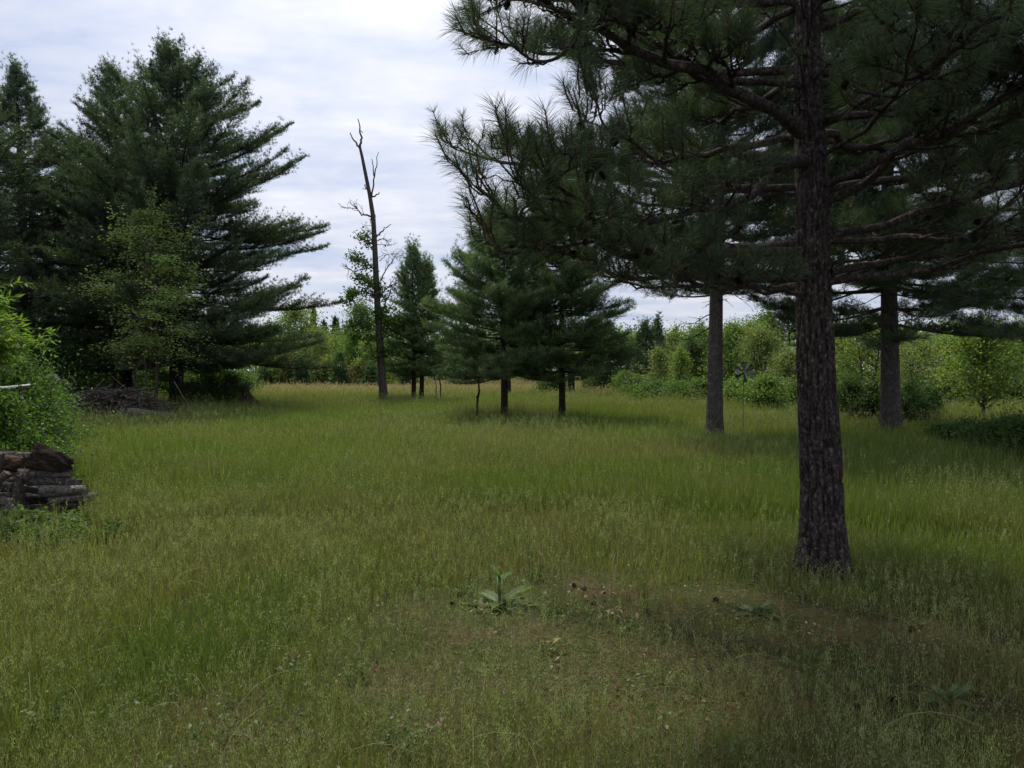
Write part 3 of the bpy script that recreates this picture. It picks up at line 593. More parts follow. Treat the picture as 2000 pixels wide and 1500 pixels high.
# ------------------------------------------------------------------ dead tree
def dead_tree():
    d = 32.7; rng = np.random.default_rng(5); O = np.array(G(751, d))
    root = thing('half_dead_oak', 'tall half-dead oak with bare forked top and leaf tufts along its trunk', 'dead tree', tuple(O))
    def W(pts, dz=0): return np.array([at(x, y, d + dz * k) - O for k, (x, y) in enumerate(pts)])
    t = Buf()
    pts = [(751, 792), (748, 760), (744, 700), (740, 640), (737, 590), (734, 530), (732, 480), (729, 425), (722, 380), (714, 340), (707, 305), (703, 288)]
    tubes(t, W(pts), np.array([.27, .195, .175, .165, .15, .135, .12, .105, .09, .08, .068, .06]), 12)
    t.obj('trunk', M_OAKB, root, True)
    b = Buf()
    def br(pts, r0, r1, dz=0.0, tw=0, tl=.5):
        P = W(pts, dz); n = len(P) * 3; u = np.linspace(0, len(P) - 1, n); Q = np.stack([np.interp(u, range(len(P)), P[:, c]) for c in range(3)], -1)
        Q[1:] += rng.normal(size=(n - 1, 3)) * .02; tubes(b, Q, np.linspace(r0, r1, n), 5)
        for k in range(tw):
            i0 = rng.integers(n // 3, n); dd = unit(Q[-1] - Q[0] + rng.normal(size=3) * .7 * np.linalg.norm(Q[-1] - Q[0])); L = tl * rng.uniform(.4, 1)
            tt = np.linspace(0, 1, 5)[:, None]; R_ = Q[i0] + dd * L * tt + np.array([0, 0, .2]) * L * tt ** 2 + rng.normal(size=(5, 3)) * .015
            tubes(b, R_, np.linspace(.014, .006, 5), 4)
            for _ in range(2):
                j0 = rng.integers(2, 5); d2 = unit(dd + rng.normal(size=3) * .8); tubes(b, R_[j0] + d2 * L * .45 * np.linspace(0, 1, 4)[:, None], np.linspace(.009, .005, 4), 4)
    br([(703, 288), (706, 270), (703, 250), (700, 232)], .06, .018, 0); br([(703, 256), (709, 257)], .03, .015)
    br([(703, 290), (695, 278), (688, 270), (684, 258)], .05, .018, .1)
    br([(725, 390), (729, 365), (733, 335), (735, 315), (738, 297)], .045, .012, -.1); br([(731, 345), (728, 328), (726, 312)], .032, .016)
    br([(725, 386), (734, 382), (742, 376)], .045, .022, .05); br([(719, 372), (713, 366), (713, 360)], .03, .02); br([(717, 369), (707, 368)], .018, .01)
    br([(727, 425), (716, 419), (706, 420), (698, 408), (684, 396)], .05, .012, -.15, 7, .7); br([(698, 408), (682, 406), (668, 405)], .02, .008, 0, 3, .4)
    br([(736, 462), (744, 453), (753, 444), (764, 438)], .045, .014, .1, 0); br([(736, 470), (744, 466), (758, 470)], .025, .01, .1, 5, .5); br([(737, 478), (748, 478), (760, 480)], .02, .008, .1, 3, .4)
    br([(731, 462), (722, 452), (708, 450)], .02, .008, .1, 5, .5); br([(733, 480), (715, 470), (695, 460)], .02, .007, -.1, 5, .5); br([(731, 445), (723, 435)], .018, .008, 0, 4, .4)
    br([(743, 548), (752, 530), (765, 512), (775, 495)], .035, .01, .15, 7, .8); br([(741, 510), (752, 500), (765, 495)], .02, .008, -.1, 6, .6); br([(745, 575), (758, 562), (774, 552)], .03, .01, -.15, 6, .7)
    br([(748, 602), (756, 582), (764, 565), (780, 548)], .035, .01, .1, 6, .7); br([(737, 595), (722, 588), (708, 583)], .02, .008, .1, 4, .5); br([(735, 520), (715, 525), (690, 530), (668, 520)], .03, .008, -.1, 6, .6)
    leafb = [([(733, 565), (712, 548), (698, 540)], 8), ([(734, 530), (712, 510), (690, 500), (682, 512)], 7), ([(735, 580), (710, 570), (690, 572), (681, 580)], 8), ([(731, 480), (718, 470), (706, 467)], 4),
             ([(738, 640), (710, 628), (690, 632)], 8), ([(742, 640), (765, 628), (790, 640)], 8), ([(744, 690), (760, 684), (784, 684)], 6), ([(738, 600), (744, 570), (742, 540)], 5), ([(739, 655), (722, 665), (700, 660)], 6), ([(741, 680), (730, 690), (718, 700)], 4), ([(744, 660), (765, 655), (800, 622)], 6), ([(742, 625), (748, 610), (756, 606)], 6)]
    f = Buf()
    for pts_, nc in leafb:
        dz = rng.uniform(-.4, .4); P = W(pts_, dz); br(pts_, .04, .012, dz, 2, .4)
        for k in range(nc):
            u = rng.uniform(.15, 1) * (len(P) - 1); i0 = min(int(u), len(P) - 2); q = P[i0] * (1 - (u - i0)) + P[i0 + 1] * (u - i0)
            m = rng.integers(45, 90); q = q + rng.normal(size=3) * np.array([.16, .2, .12])
            leaves(f, q + rng.normal(size=(m, 3)) * np.array([.17, .2, .12]), .14, .09, np.array([.06, .11, .028]) * rng.uniform(.8, 1.2), rng)
    b.obj('limbs', M_OAKB, root, True); f.obj('leaf_tufts', M_LEAF, root)
dead_tree()

# ------------------------------------------------------------------ sapling and left foliage
broadleaf('maple_sapling', 'pale yellow-green multi-stemmed sapling in front of the dark tall pines', 'tree', G(292, 23.6), 6.75, 2.5, 1.9, 51, (.28, .36, .17), leaf=.10, ncl=105, nlv=85, stems=4, tr_r=.05, flat=.28, sig=.30, lw=.75, shape=.8, spread=.3, wood=M_OAKB, up=1.6)

def drooping_tree():
    rng = np.random.default_rng(61); O = np.array(G(-58, 7.4)); O[2] = 0
    root = thing('leafy_fruit_tree', 'bright green tree with long drooping leaves at the left edge', 'tree', tuple(O))
    t = Buf(); f = Buf()
    P = np.array([[0, 0, -.05], [.03, 0, .6], [-.02, .03, 1.2], [.05, 0, 1.9], [.0, 0, 2.6]]); tubes(t, P, np.array([.05, .04, .032, .022, .01]), 8)
    for k in range(150):
        z0 = rng.uniform(1.55, 2.4); a = rng.uniform(0, 6.28); L = rng.uniform(.3, .8) * (1 if z0 < 2.1 else .75)
        tt = np.linspace(0, 1, 7)[:, None]; d = np.array([math.cos(a), math.sin(a), rng.uniform(.1, .6)])
        Q = np.array([0, 0, z0]) + d * L * tt + np.array([0, 0, -.28]) * L * tt ** 2.2
        tubes(t, Q, np.linspace(.009, .003, 7), 4)
        m = 34; u = rng.uniform(.25, 1, m); i0 = np.minimum((u * 6).astype(int), 5); fr = (u * 6 - i0)[:, None]; q = Q[i0] * (1 - fr) + Q[i0 + 1] * fr
        ax = unit(np.tile(d, (m, 1)) * .5 + rng.normal(size=(m, 3)) * .55 + np.array([0, 0, -.35]))
        leaves(f, q, .105, .026, np.array([.15, .24, .045]) * rng.uniform(.8, 1.25), rng, up=1.0, axis=ax, fold=.25)
    t.obj('trunk', M_OAKB, root, True); f.obj('crown', M_LEAF, root)
drooping_tree()

UG = (.065, .12, .032)      # undergrowth green, with the shade put into the colour
BG_ = (.11, .19, .04)      # brighter bush green, with sunlight put into the colour
def shrub(label, px, d, H, R, seed, col=BG_, ncl=34, nlv=85, leaf=.07, cat='shrub', sig=None, group=None, stems=4, base=.05, shape=.9, lw=.6, name='leafy_shrub', flat=.7, **k):
    return broadleaf(name, label, cat, G(px, d), H, R, base, seed, col, leaf=leaf, ncl=ncl, nlv=nlv, stems=stems, tr_r=.02, flat=flat, sig=sig or R * .22, group=group, shape=shape, lw=lw, spread=R * .3, **k)
shrub('dense ferny green bush behind the woodpile at the left edge', 22, 10.2, 1.75, .95, 71, (.075, .14, .030), 55, 130, .055)
shrub('tall green bush below the drooping leafy tree, left of the white sheet', -170, 9.2, 1.75, .95, 72, (.070, .13, .03), 50, 120, .055)
shrub('green bush sloping down to the grass beside the brush pile', 84, 12.2, 1.12, .66, 73, (.075, .14, .030), 40, 110, .055)
shrub('leafy bush in front of the weathered white sheet', 8, 8.45, 1.2, .62, 76, (.075, .14, .030), 46, 130, .05)
shrub('low fern-like bush directly above the rotten top log', 55, 9.0, .62, .60, 74, (.070, .13, .03), 34, 110, .05)
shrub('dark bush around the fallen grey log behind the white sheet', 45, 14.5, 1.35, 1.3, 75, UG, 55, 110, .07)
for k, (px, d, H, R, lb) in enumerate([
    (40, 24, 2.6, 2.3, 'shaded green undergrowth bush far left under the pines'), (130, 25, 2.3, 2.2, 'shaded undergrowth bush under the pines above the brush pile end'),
    (215, 33, 2.2, 2.0, 'shaded bush seen left of the double pine trunk'), (300, 36, 1.8, 2.0, 'low bush tinted as if sunlit, seen between the two big pine trunks'),
    (170, 42, 3.4, 3.0, 'leafy bush tinted as if catching light, behind the left pines'), (60, 40, 4.2, 3.6, 'large dark bush deep behind the left pines'),
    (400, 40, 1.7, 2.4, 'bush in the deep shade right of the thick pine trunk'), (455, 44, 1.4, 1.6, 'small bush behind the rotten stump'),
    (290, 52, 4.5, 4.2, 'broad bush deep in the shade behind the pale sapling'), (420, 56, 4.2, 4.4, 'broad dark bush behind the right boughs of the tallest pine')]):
    shrub(lb, px, d, H, R, 80 + k, UG if k not in (3, 4) else BG_, 48, 80, .11 if d < 30 else .16, sig=R * .24)  # two bushes take the brighter green as painted sunlight, the others the shade green
for k, (px, d, H, lb) in enumerate([(372, 27.5, 1.05, 'low shrub at the right end of the brush pile'), (412, 28.5, 1.25, 'middle low shrub between brush pile and stump'), (450, 29.5, 1.3, 'low shrub touching the left side of the rotten stump')]):
    shrub(lb, px, d, H, .95, 95 + k, (.05, .088, .026), 34, 90, .085)

# ------------------------------------------------------------------ thicket behind the field
TC = [(.130, .205, .052), (.155, .215, .050), (.095, .155, .043), (.17, .215, .075), (.065, .11, .038)]
def tree(label, px, d, ytop, wpx, seed, ci=0, stems=1, base=.5, leaf=None, name='young_broadleaf_tree', cat='tree', ncl=46, nlv=70, flat=.55, tr=.06, shape=.9, group=None, col=None):
    nlv = int(nlv * 1.7); H = hgt(ytop, d); R = wpx * .66 * d / F; lf = leaf or max(.08, .0026 * d)
    return broadleaf(name, label, cat, G(px, d), H, R, base, seed, col or TC[ci], leaf=lf, ncl=ncl, nlv=nlv, stems=stems, tr_r=tr, flat=flat, sig=R * .25, shape=shape, group=group, lw=.7, spread=R * .15, twigs=d < 45)
def conifer(label, px, d, ytop, wpx, seed, base=.4, name='background_pine', col=(.035, .06, .034), K=6, group=None, cat='pine tree', pr=None):
    H = hgt(ytop, d); R = wpx * .5 * d / F
    return white_pine(name, label, G(px, d), H, base, ([0, H * .3, H * .7, H], pr or ([R, R * .85, R * .45, .05] if ytop > 600 and wpx < 60 else [R * .8, R, R * .6, .1])), seed, .05 + .008 * H, gap=.34 * H / 5, per=6, K=K, nl=max(.12, .0035 * d), nw=max(.014, .0009 * d), col=col, dens=.9, lat=.22, tsp=.16, group=group)
T = tree
T('tall yellow-green tree at the far field edge, next right of the left pine boughs', 577, 70, 603, 90, 101, 1, ncl=70)
T('yellow-green tree half hidden behind the lowest left pine bough', 528, 68, 640, 90, 102, 1)
T('leafy tree with thin upright stems right of the tall yellow-green one', 618, 66, 648, 70, 103, 3, 3)
T('pale green rounded tree top above the middle small spruce', 655, 72, 660, 70, 104, 0)
T('light green rounded tree left of the half-dead oak', 692, 64, 655, 66, 105, 0, ncl=60)
T('lighter green shrubby tree touching the left side of the half-dead oak trunk', 722, 60, 672, 50, 106, 3, 2)
T('dark green oak with a broad crown left of the half-dead trunk', 704, 84, 600, 80, 107, 2, base=2, ncl=70)
conifer('dark distant pine top just right of the tall yellow-green tree', 612, 92, 606, 50, 108, 1)
conifer('dark distant pine at the left foot of the broad oak crown', 655, 88, 622, 36, 109, 1)
conifer('second dark distant pine between pine boughs and oak', 634, 94, 628, 30, 110, 1)
T('reddish brushy shrub low beside the half-dead oak', 702, 61, 712, 44, 111, col=(.12, .10, .07), name='dry_shrub', cat='shrub', base=.05, stems=4, tr=.02)
T('olive shrub between the small round spruces', 640, 64, 705, 56, 112, 3, 3, .05, name='leafy_shrub', cat='shrub', tr=.02)
T('olive shrub under the yellow-green tree', 566, 66, 700, 60, 113, 3, 3, .05, name='leafy_shrub', cat='shrub', tr=.02)
T('shrub behind the trunks of the twin pines', 790, 66, 706, 70, 114, 1, 3, .05, name='leafy_shrub', cat='shrub', tr=.02)
T('green tree hidden behind the twin pines', 760, 72, 660, 90, 115, 2)
T('low green tree behind the thin poles', 862, 74, 690, 90, 116, 2)
T('low tree line piece behind the bare stick', 935, 76, 700, 100, 117, 4)
T('low tree line piece behind the bushy mid field pine trunk', 1010, 76, 698, 100, 118, 2)
T('olive bush on the field edge just left of the hutch', 1045, 66, 722, 60, 119, 3, 3, .05, name='leafy_shrub', cat='shrub', tr=.02)
for k, (px, d, yt, wp, lb) in enumerate([(520, 66, 731, 40, 'small dark round spruce under the left pine boughs'), (588, 62, 710, 40, 'small round spruce with a green tip left of the pale thicket'),
        (663, 60, 698, 42, 'largest small round spruce on the field edge'), (725, 57, 718, 40, 'small green round spruce beside the half-dead oak'), (792, 62, 734, 32, 'tiny round spruce left of the twin pine trunks'), (560, 66, 728, 20, 'tiny pointed spruce beside the dark one')]):
    conifer(lb, px, d, yt, wp, 130 + k, .05, 'small_spruce', (.07, .125, .05), 9, None, 'spruce', None)
# right thicket
conifer('dark lower pine crown right behind the bushy mid field pines', 1190, 50, 645, 110, 141, .4)
conifer('spiky pine left of the pale maple in the right thicket', 1262, 41, 640, 90, 142, .5, col=(.05, .08, .038))
conifer('pointed pine whose tip is highest in the right thicket', 1284, 45, 632, 60, 143, .5, col=(.05, .08, .038))
T('yellowish tree behind the dark lower pine crown', 1225, 56, 652, 80, 144, 1)
T('dark twiggy tree in the middle of the right thicket', 1350, 42, 664, 80, 145, 4, ncl=40)
T('bright green tree left of the leaning red pine trunk', 1366, 44, 640, 74, 146, 0, 2, ncl=70)
T('green tree behind the spiky pines', 1318, 50, 650, 90, 147, 1)
T('small pale maple with bright leaves low in the right thicket', 1288, 36, 690, 70, 148, 3, 1, .5, shape=.45, ncl=34, nlv=40)
T('small bright maple beside the pale one in the right thicket', 1328, 34, 686, 60, 149, 1, 1, .6, shape=.4, ncl=30, nlv=40)
T('tall light green birch right of the leaning red pine trunk', 1432, 39, 640, 84, 150, 0, 2, ncl=75)
T('full light green tree behind the metal pinwheel', 1488, 35, 652, 100, 151, 3, 2, ncl=80)
T('light green tree left of the nearest pine trunk', 1538, 32, 690, 66, 152, 3, 2, .2, ncl=60)
T('green tree top far behind the pinwheel', 1460, 52, 634, 80, 153, 1)
T('dark oak crown above the thicket left of the nearest trunk', 1497, 62, 618, 70, 154, 2, base=2.5, ncl=60)
conifer('dark broad pine above the thicket left of the nearest trunk', 1540, 56, 596, 120, 155, 2.4)
T('green tree in the gap left of the nearest trunk', 1400, 47, 650, 90, 156, 0)
for k, (px, d, yt, wp, c, lb) in enumerate([
    (1172, 50, 715, 70, 4, 'dark bare-based shrub at the left end of the right thicket'), (1222, 43, 732, 50, 0, 'bright small shrub left in the right thicket'),
    (1240, 39, 742, 50, 2, 'rounded shrub low at the thicket corner'), (1278, 33, 752, 76, 2, 'wide low shrub on the grass edge, first of the front row'),
    (1325, 31.5, 756, 70, 2, 'wide low shrub on the grass edge under the bright maple'), (1368, 32, 745, 50, 0, 'bright low shrub left of the leaning red pine trunk'),
    (1445, 29, 745, 64, 0, 'bright low shrub just right of the leaning red pine trunk'), (1492, 25.5, 742, 86, 0, 'bright leafy bush standing forward below the pinwheel'), (1542, 28, 748, 56, 0, 'bright bush touching the nearest trunk on its left')]):
    T(lb, px, d, yt, wp, 170 + k, c, 4, .04, name='leafy_shrub', cat='shrub', tr=.02, ncl=44, nlv=90, leaf=.09)
# far right
T('young tree with visible dark stem between the nearest and the grey trunk', 1693, 28, 632, 140, 181, 1, 2, .7, ncl=60, nlv=60, tr=.07)
T('young multi-stemmed tree just right of the grey trunk', 1790, 30, 672, 130, 182, 3, 3, .9, ncl=56, nlv=48, tr=.05)
T('young oak with a curved dark trunk on the far right lawn', 1921, 20.8, 640, 165, 183, 1, 1, .7, shape=.65, ncl=64, nlv=48, tr=.055, leaf=.09)
T('green tree behind the nearest trunk to its right', 1645, 36, 645, 90, 184, 0, 1, ncl=60)
T('green tree behind the grey trunk', 1745, 42, 655, 120, 185, 1)
T('green tree between the multi-stemmed tree and the curved oak', 1850, 40, 668, 110, 186, 0, ncl=70)
T('green tree behind the curved oak', 1935, 44, 655, 130, 187, 1, ncl=70)
T('green tree at the far right edge of the thicket', 2010, 38, 640, 130, 188, 0, ncl=70)
conifer('thin distant pine tip left of the curved oak', 1873, 70, 640, 30, 189, 1)
for k, (px, d, yt, wp, c, lb) in enumerate([(1840, 31, 735, 90, 4, 'dark hedge shrub behind the far lawn, left one'), (1900, 32, 738, 90, 4, 'dark hedge shrub behind the far lawn under the curved oak'), (1965, 31, 735, 100, 4, 'dark hedge shrub behind the far lawn, right one'), (2040, 30, 735, 100, 4, 'dark hedge shrub behind the far lawn, cut by the right edge'), (1780, 33, 735, 80, 4, 'dark hedge shrub behind the grey trunk bush')]):
    T(lb, px, d, yt, wp, 190 + k, c, 4, .04, name='leafy_shrub', cat='shrub', tr=.02, ncl=40, nlv=90, leaf=.10)
for k, (px, d, H, R, lb) in enumerate([(1665, 20.5, 1.25, .7, 'dark shrub just right of the nearest trunk'), (1705, 20, 1.2, .6, 'dark shrub left of the grey trunk foot'), (1775, 19.5, 1.2, .75, 'dark shrub right of the grey trunk foot'), (1812, 20.3, 1.0, .5, 'dark shrub at the left end of the far lawn')]):
    shrub(lb, px, d, H, R, 200 + k, (.055, .10, .032), 44, 110, .065)
for k, (px, d, H, R, lb) in enumerate([(1850, 16.2, .24, .5, 'low green shrub, farthest of the row along the right edge'), (1892, 14.7, .40, .55, 'low green shrub, second farthest in the row along the right edge'), (1932, 13.6, .52, .55, 'low green shrub in the middle of the row along the right edge'),
        (1975, 12.8, .62, .60, 'low green shrub, second nearest in the row along the right edge'), (2030, 11.9, .74, .66, 'low green shrub, nearest of the row, cut by the right edge')]):
    shrub(lb, px, d, H, R, 210 + k, (.075, .135, .038), 44, 140, .055, sprigs=False)
shrub('dark green shrub growing around the wooden hutch', 1082, 42.5, .95, 1.25, 220, (.04, .08, .022), 44, 90, .11)

# far wood beyond the thicket, reads as one mass
def far_wood():
    rng = np.random.default_rng(300); f = Buf()
    for k in range(2200):
        px = rng.uniform(-250, 2300); d = rng.uniform(84, 125); top = 6.0 + 2.4 * vnoise(np.array([px]), np.array([0.]), 60, 9)[0]
        if px < 450: top += 2
        p = np.array([gx(px, d), d, rng.uniform(.3, 1) * top]); m = 42; s = rng.uniform(.9, 1.5)
        c = np.array(TC[rng.choice([0, 1, 2, 2, 4])]) * rng.uniform(.7, 1.1)
        leaves(f, p + rng.normal(size=(m, 3)) * np.array([s, s, s * .6]), .42, .28, c, rng)
    tag(f.obj('far_wood', M_LEAF), 'distant mixed wood seen beyond the thicket trees', None, kind='stuff')
far_wood()

# ------------------------------------------------------------------ logs
def log(name, label, p0, p1, r0, r1, seed, mat=None, rough=.12, group='logs of the weathered woodpile', cat='log', squash=1.0, tint=(1, 1, 1), n=22, sides=20):
    p0 = np.array(p0); p1 = np.array(p1); L = np.linalg.norm(p1 - p0); b = Buf(); rng = np.random.default_rng(seed)
    z = np.linspace(-L / 2, L / 2, n); rr = np.linspace(r0, r1, n); th = np.linspace(0, 6.2832, sides, endpoint=False)
    V = np.zeros((n, sides, 3)); bend = rng.normal() * .04 * L
    for a in range(n):
        for k in range(sides):
            c, s = math.cos(th[k]), math.sin(th[k]); q = Vector((c * 1.2 + seed * 3.1, s * 1.2, z[a] * 3))
            f = 1 + rough * 2.2 * mnoise.noise(q) + rough * 1.0 * mnoise.noise(Vector((c * 5 + seed, s * 5, z[a] * 6))) - rough * .8 * max(0, mnoise.noise(Vector((c * 3.3 + seed * 2, s * 3.3, z[a] * .9)))) 
            V[a, k] = (c * rr[a] * f * squash, s * rr[a] * f, z[a] + (.0 if 0 < a < n - 1 else rough * .25 * mnoise.noise(Vector((c * 2 + seed, s * 2, 5)))))
        V[a, :, 0] += bend * math.cos(z[a] / L * 3.14)
    i = np.arange(n - 1)[:, None] * sides; j = np.arange(sides)[None, :]; j2 = (j + 1) % sides
    b.add(V, None, np.stack([i + j, i + j2, i + sides + j2, i + sides + j], -1).reshape(-1, 4), tint)
    for e_ in (0, n - 1):
        ring = V[e_]; cen = ring.mean(0); b.add(np.vstack([ring, (ring + cen) / 2, cen]), [[sides + x, sides + (x + 1) % sides, 2 * sides] for x in range(sides)], [[x, (x + 1) % sides, sides + (x + 1) % sides, sides + x] for x in range(sides)], np.array(tint) * 1.15)
    o = b.obj(name, mat or M_LOG, None, True); o.location = tuple((p0 + p1) / 2)
    o.rotation_euler = Vector(p1 - p0).to_track_quat('Z', 'Y').to_euler(); return tag(o, label, cat, group)
def lg(label, x0, y0, x1, y1, rpx, seed, d0=7.6, d1=7.75, r1=None, **k):
    s = 7.7 / F; return log(k.pop('name', 'log'), label, at(x0, y0, d0), at(x1, y1, d1), rpx * s, (r1 or rpx) * s, seed, **k)
lg('rotten dark brown log slanting down on top of the woodpile', 62, 888, 137, 908, 24, 1, mat=M_ROT, rough=.34, r1=15, name='rotten_log')
lg('grey log directly under the rotten top log', 36, 924, 139, 926, 8, 2)
lg('grey log third from the top with a narrowed right end', 55, 938, 158, 944, 10.5, 3, r1=8, tint=(.75, .75, .78))
lg('pale thick log with its cut left face showing', 76, 960, 169, 957, 11.5, 4, 7.5, 7.72, r1=10, tint=(1.15, 1.15, 1.15))
lg('split grey log sticking out furthest right', 95, 980, 190, 967, 8, 5, 7.52, 7.75, r1=4.5, rough=.2)
lg('thin dark log under the furthest sticking split one', 78, 996, 184, 978, 6, 6, 7.5, 7.75, rough=.2, tint=(.8, .8, .8))
lg('short log peeking out behind the pale thick one', 44, 953, 76, 958, 8, 7, 7.7, 7.75, tint=(.6, .6, .6))
lg('reddish brown bark log left of the rotten top log', -30, 905, 44, 905, 17, 8, mat=M_ROT, tint=(1.6, 1.35, 1.2))
lg('pale log lying level behind the top of the pile', 2, 888, 70, 890, 7, 9, 7.95, 7.95, tint=(1.2, 1.2, 1.15))
lg('upright forked log standing against the pile', 38, 928, 42, 1000, 10, 10, 7.45, 7.42, r1=8, tint=(.55, .52, .5), rough=.22)
lg('crooked branch stub on the upright forked log', 18, 938, 56, 930, 5, 11, 7.42, 7.46, tint=(.7, .68, .65), rough=.2)
lg('pale log low on the left of the pile', -35, 974, 42, 984, 9, 12, 7.45, 7.45, r1=9, tint=(1.15, 1.1, 1.05))
lg('grey log lowest on the left, dipping into the weeds', 12, 996, 78, 1014, 10, 13, 7.3, 7.25, tint=(.85, .85, .88))
lg('dark log in the left middle of the pile', -30, 950, 30, 950, 9, 14, 7.7, 7.7, tint=(.6, .6, .6))
lg('dark thin log between the left middle ones', -30, 966, 26, 967, 6, 15, 7.62, 7.62, tint=(.7, .7, .75))
lg('slanting pale stub at the left frame edge', -14, 955, 13, 922, 7, 16, 7.4, 7.4, tint=(1.1, 1.0, .95))
lg('broken upright stub at the top left frame edge', -6, 920, 3, 884, 6, 17, 7.5, 7.5, tint=(.8, .8, .8))
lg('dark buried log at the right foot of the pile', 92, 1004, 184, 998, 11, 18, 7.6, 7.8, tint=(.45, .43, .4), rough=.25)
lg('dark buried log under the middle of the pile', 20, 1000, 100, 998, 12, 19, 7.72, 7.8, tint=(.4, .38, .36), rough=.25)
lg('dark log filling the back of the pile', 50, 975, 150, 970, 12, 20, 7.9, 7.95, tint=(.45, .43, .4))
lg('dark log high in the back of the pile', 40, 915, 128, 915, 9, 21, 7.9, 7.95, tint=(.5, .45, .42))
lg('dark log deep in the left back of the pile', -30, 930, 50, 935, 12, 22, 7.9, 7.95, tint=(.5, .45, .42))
# grey log and white sheet in the bushes
log('fallen_log', 'broken grey log end jutting from the bushes above the brush pile', at(-10, 782, 11.2), at(113, 738, 11.45), .085, .080, 30, group=None, tint=(1.1, 1.05, 1.05))
o = Buf()
for pts in ([(112, 740), (122, 745), (132, 752), (141, 762)], [(122, 745), (131, 745), (137, 752)], [(128, 749), (133, 753), (136, 757)]):
    P = np.array([at(x, y, 11.45) for x, y in pts]); tubes(o, P, np.linspace(.014, .006, len(P)), 5, (1.6, 1.55, 1.45))
tag(o.obj('dead_branch', M_GREYW), 'pale forked twig hanging off the broken grey log', 'branch')
def sheet():
    c = at(18, 759, 9.25); root = thing('sheet_shelf', 'weathered white sheet lying level among the left bushes', 'metal sheet', (c[0], c[1], 0))
    b = Buf(); nx = 60; x = np.linspace(-.45, .24, nx); 
    for y0, y1 in ((-.22, .22),):
        zt = c[2] + .012 * np.abs(np.sin(x * 42)) + .02 * np.sin(x * 5)
        V = np.concatenate([np.stack([x, np.full(nx, y0), zt], -1), np.stack([x, np.full(nx, y1), zt + .035], -1), np.stack([x, np.full(nx, y0), zt - .012], -1), np.stack([x, np.full(nx, y1), zt + .023], -1)])
        i = np.arange(nx - 1); b.add(V, None, np.concatenate([np.stack([i, i + 1, nx + i + 1, nx + i], -1), np.stack([2 * nx + i, 3 * nx + i, 3 * nx + i + 1, 2 * nx + i + 1], -1), np.stack([i, 2 * nx + i, 2 * nx + i + 1, i + 1], -1), np.stack([nx + i, nx + i + 1, 3 * nx + i + 1, 3 * nx + i], -1)]))
    b.obj('sheet', M_METALW, root)
    for sx in (-.38, .16):
        p = Buf(); tubes(p, np.array([[sx, 0, -.05], [sx, 0, c[2] * .5], [sx, 0, c[2] - .005]]), np.array([.035, .033, .03]), 8); p.obj('post', M_GREYW, root, True)
sheet()

# ------------------------------------------------------------------ brush pile
def brush():
    rng = np.random.default_rng(70); O = np.array(G(248, 22.3)); b = Buf()
    n = 620; Lx = 1.95
    x = rng.uniform(-Lx, Lx, n); hmax = .92 * np.clip(1.1 - (np.abs(x + .5) / Lx) ** 2, .25, 1) * rng.uniform(.05, 1, n)
    y = rng.normal(size=n) * .35; L = rng.uniform(.3, 1.3, n); an = rng.normal(size=n) * .55 + np.where(rng.uniform(size=n) < .2, 1.2, 0)
    el_ = rng.normal(size=n) * .28 + .05; d = np.stack([np.cos(an) * np.cos(el_) * rng.choice([-1, 1], n), np.sin(an) * np.cos(el_), np.sin(el_)], -1)
    tt = np.linspace(-.5, .5, 6)
    P = np.stack([x, y, hmax + .05], -1)[:, None, :] + d[:, None, :] * (L[:, None] * tt)[:, :, None] + rng.normal(size=(n, 6, 3)) * .025
    P[:, :, 2] = np.maximum(P[:, :, 2], .0)
    r = rng.uniform(.007, .03, n)[:, None] * np.linspace(1, .45, 6)[None, :]
    tubes(b, P, r, 6, rng.uniform(.35, 1.6, (n, 1)) * np.array([[1, .95, .9]]))
    o = b.obj('brush_pile', M_GREYW, None, True, tuple(O)); tag(o, 'low tangled pile of dead grey branches under the pale sapling', 'brush pile')
    log('log', 'long pale log lying on the front of the brush pile', at(252, 803, 21.3), at(342, 812, 21.2), .10, .07, 71, group=None)
    log('log', 'short broken log standing up in the brush pile', at(238, 800, 21.4), at(255, 826, 21.4), .09, .12, 72, group=None, tint=(.8, .8, .8), rough=.3)
    for k, (pts, r_, lb) in enumerate([([(148, 785), (160, 778), (178, 768), (192, 752), (205, 740)], .022, 'long pale branch curving up from the left of the brush pile'),
                     ([(150, 788), (156, 800), (155, 812), (152, 822)], .020, 'short pale crooked branch hanging over the left of the brush pile'),
                     ([(340, 745), (352, 765), (364, 785), (374, 800)], .014, 'thin stick leaning down right beside the thick pine trunk'),
                     ([(271, 778), (274, 795), (274, 805)], .02, 'upright pale stick in the middle of the brush pile'), ([(350, 798), (360, 806), (368, 812)], .014, 'pale stick poking out low right of the brush pile')]):
        P = np.array([at(x_, y_, 21.5) for x_, y_ in pts]); q = Buf(); tubes(q, P, np.linspace(r_, r_ * .4, len(P)), 6, (1.4, 1.35, 1.3)); tag(q.obj('dead_branch', M_GREYW, None, True), lb, 'branch')
brush()
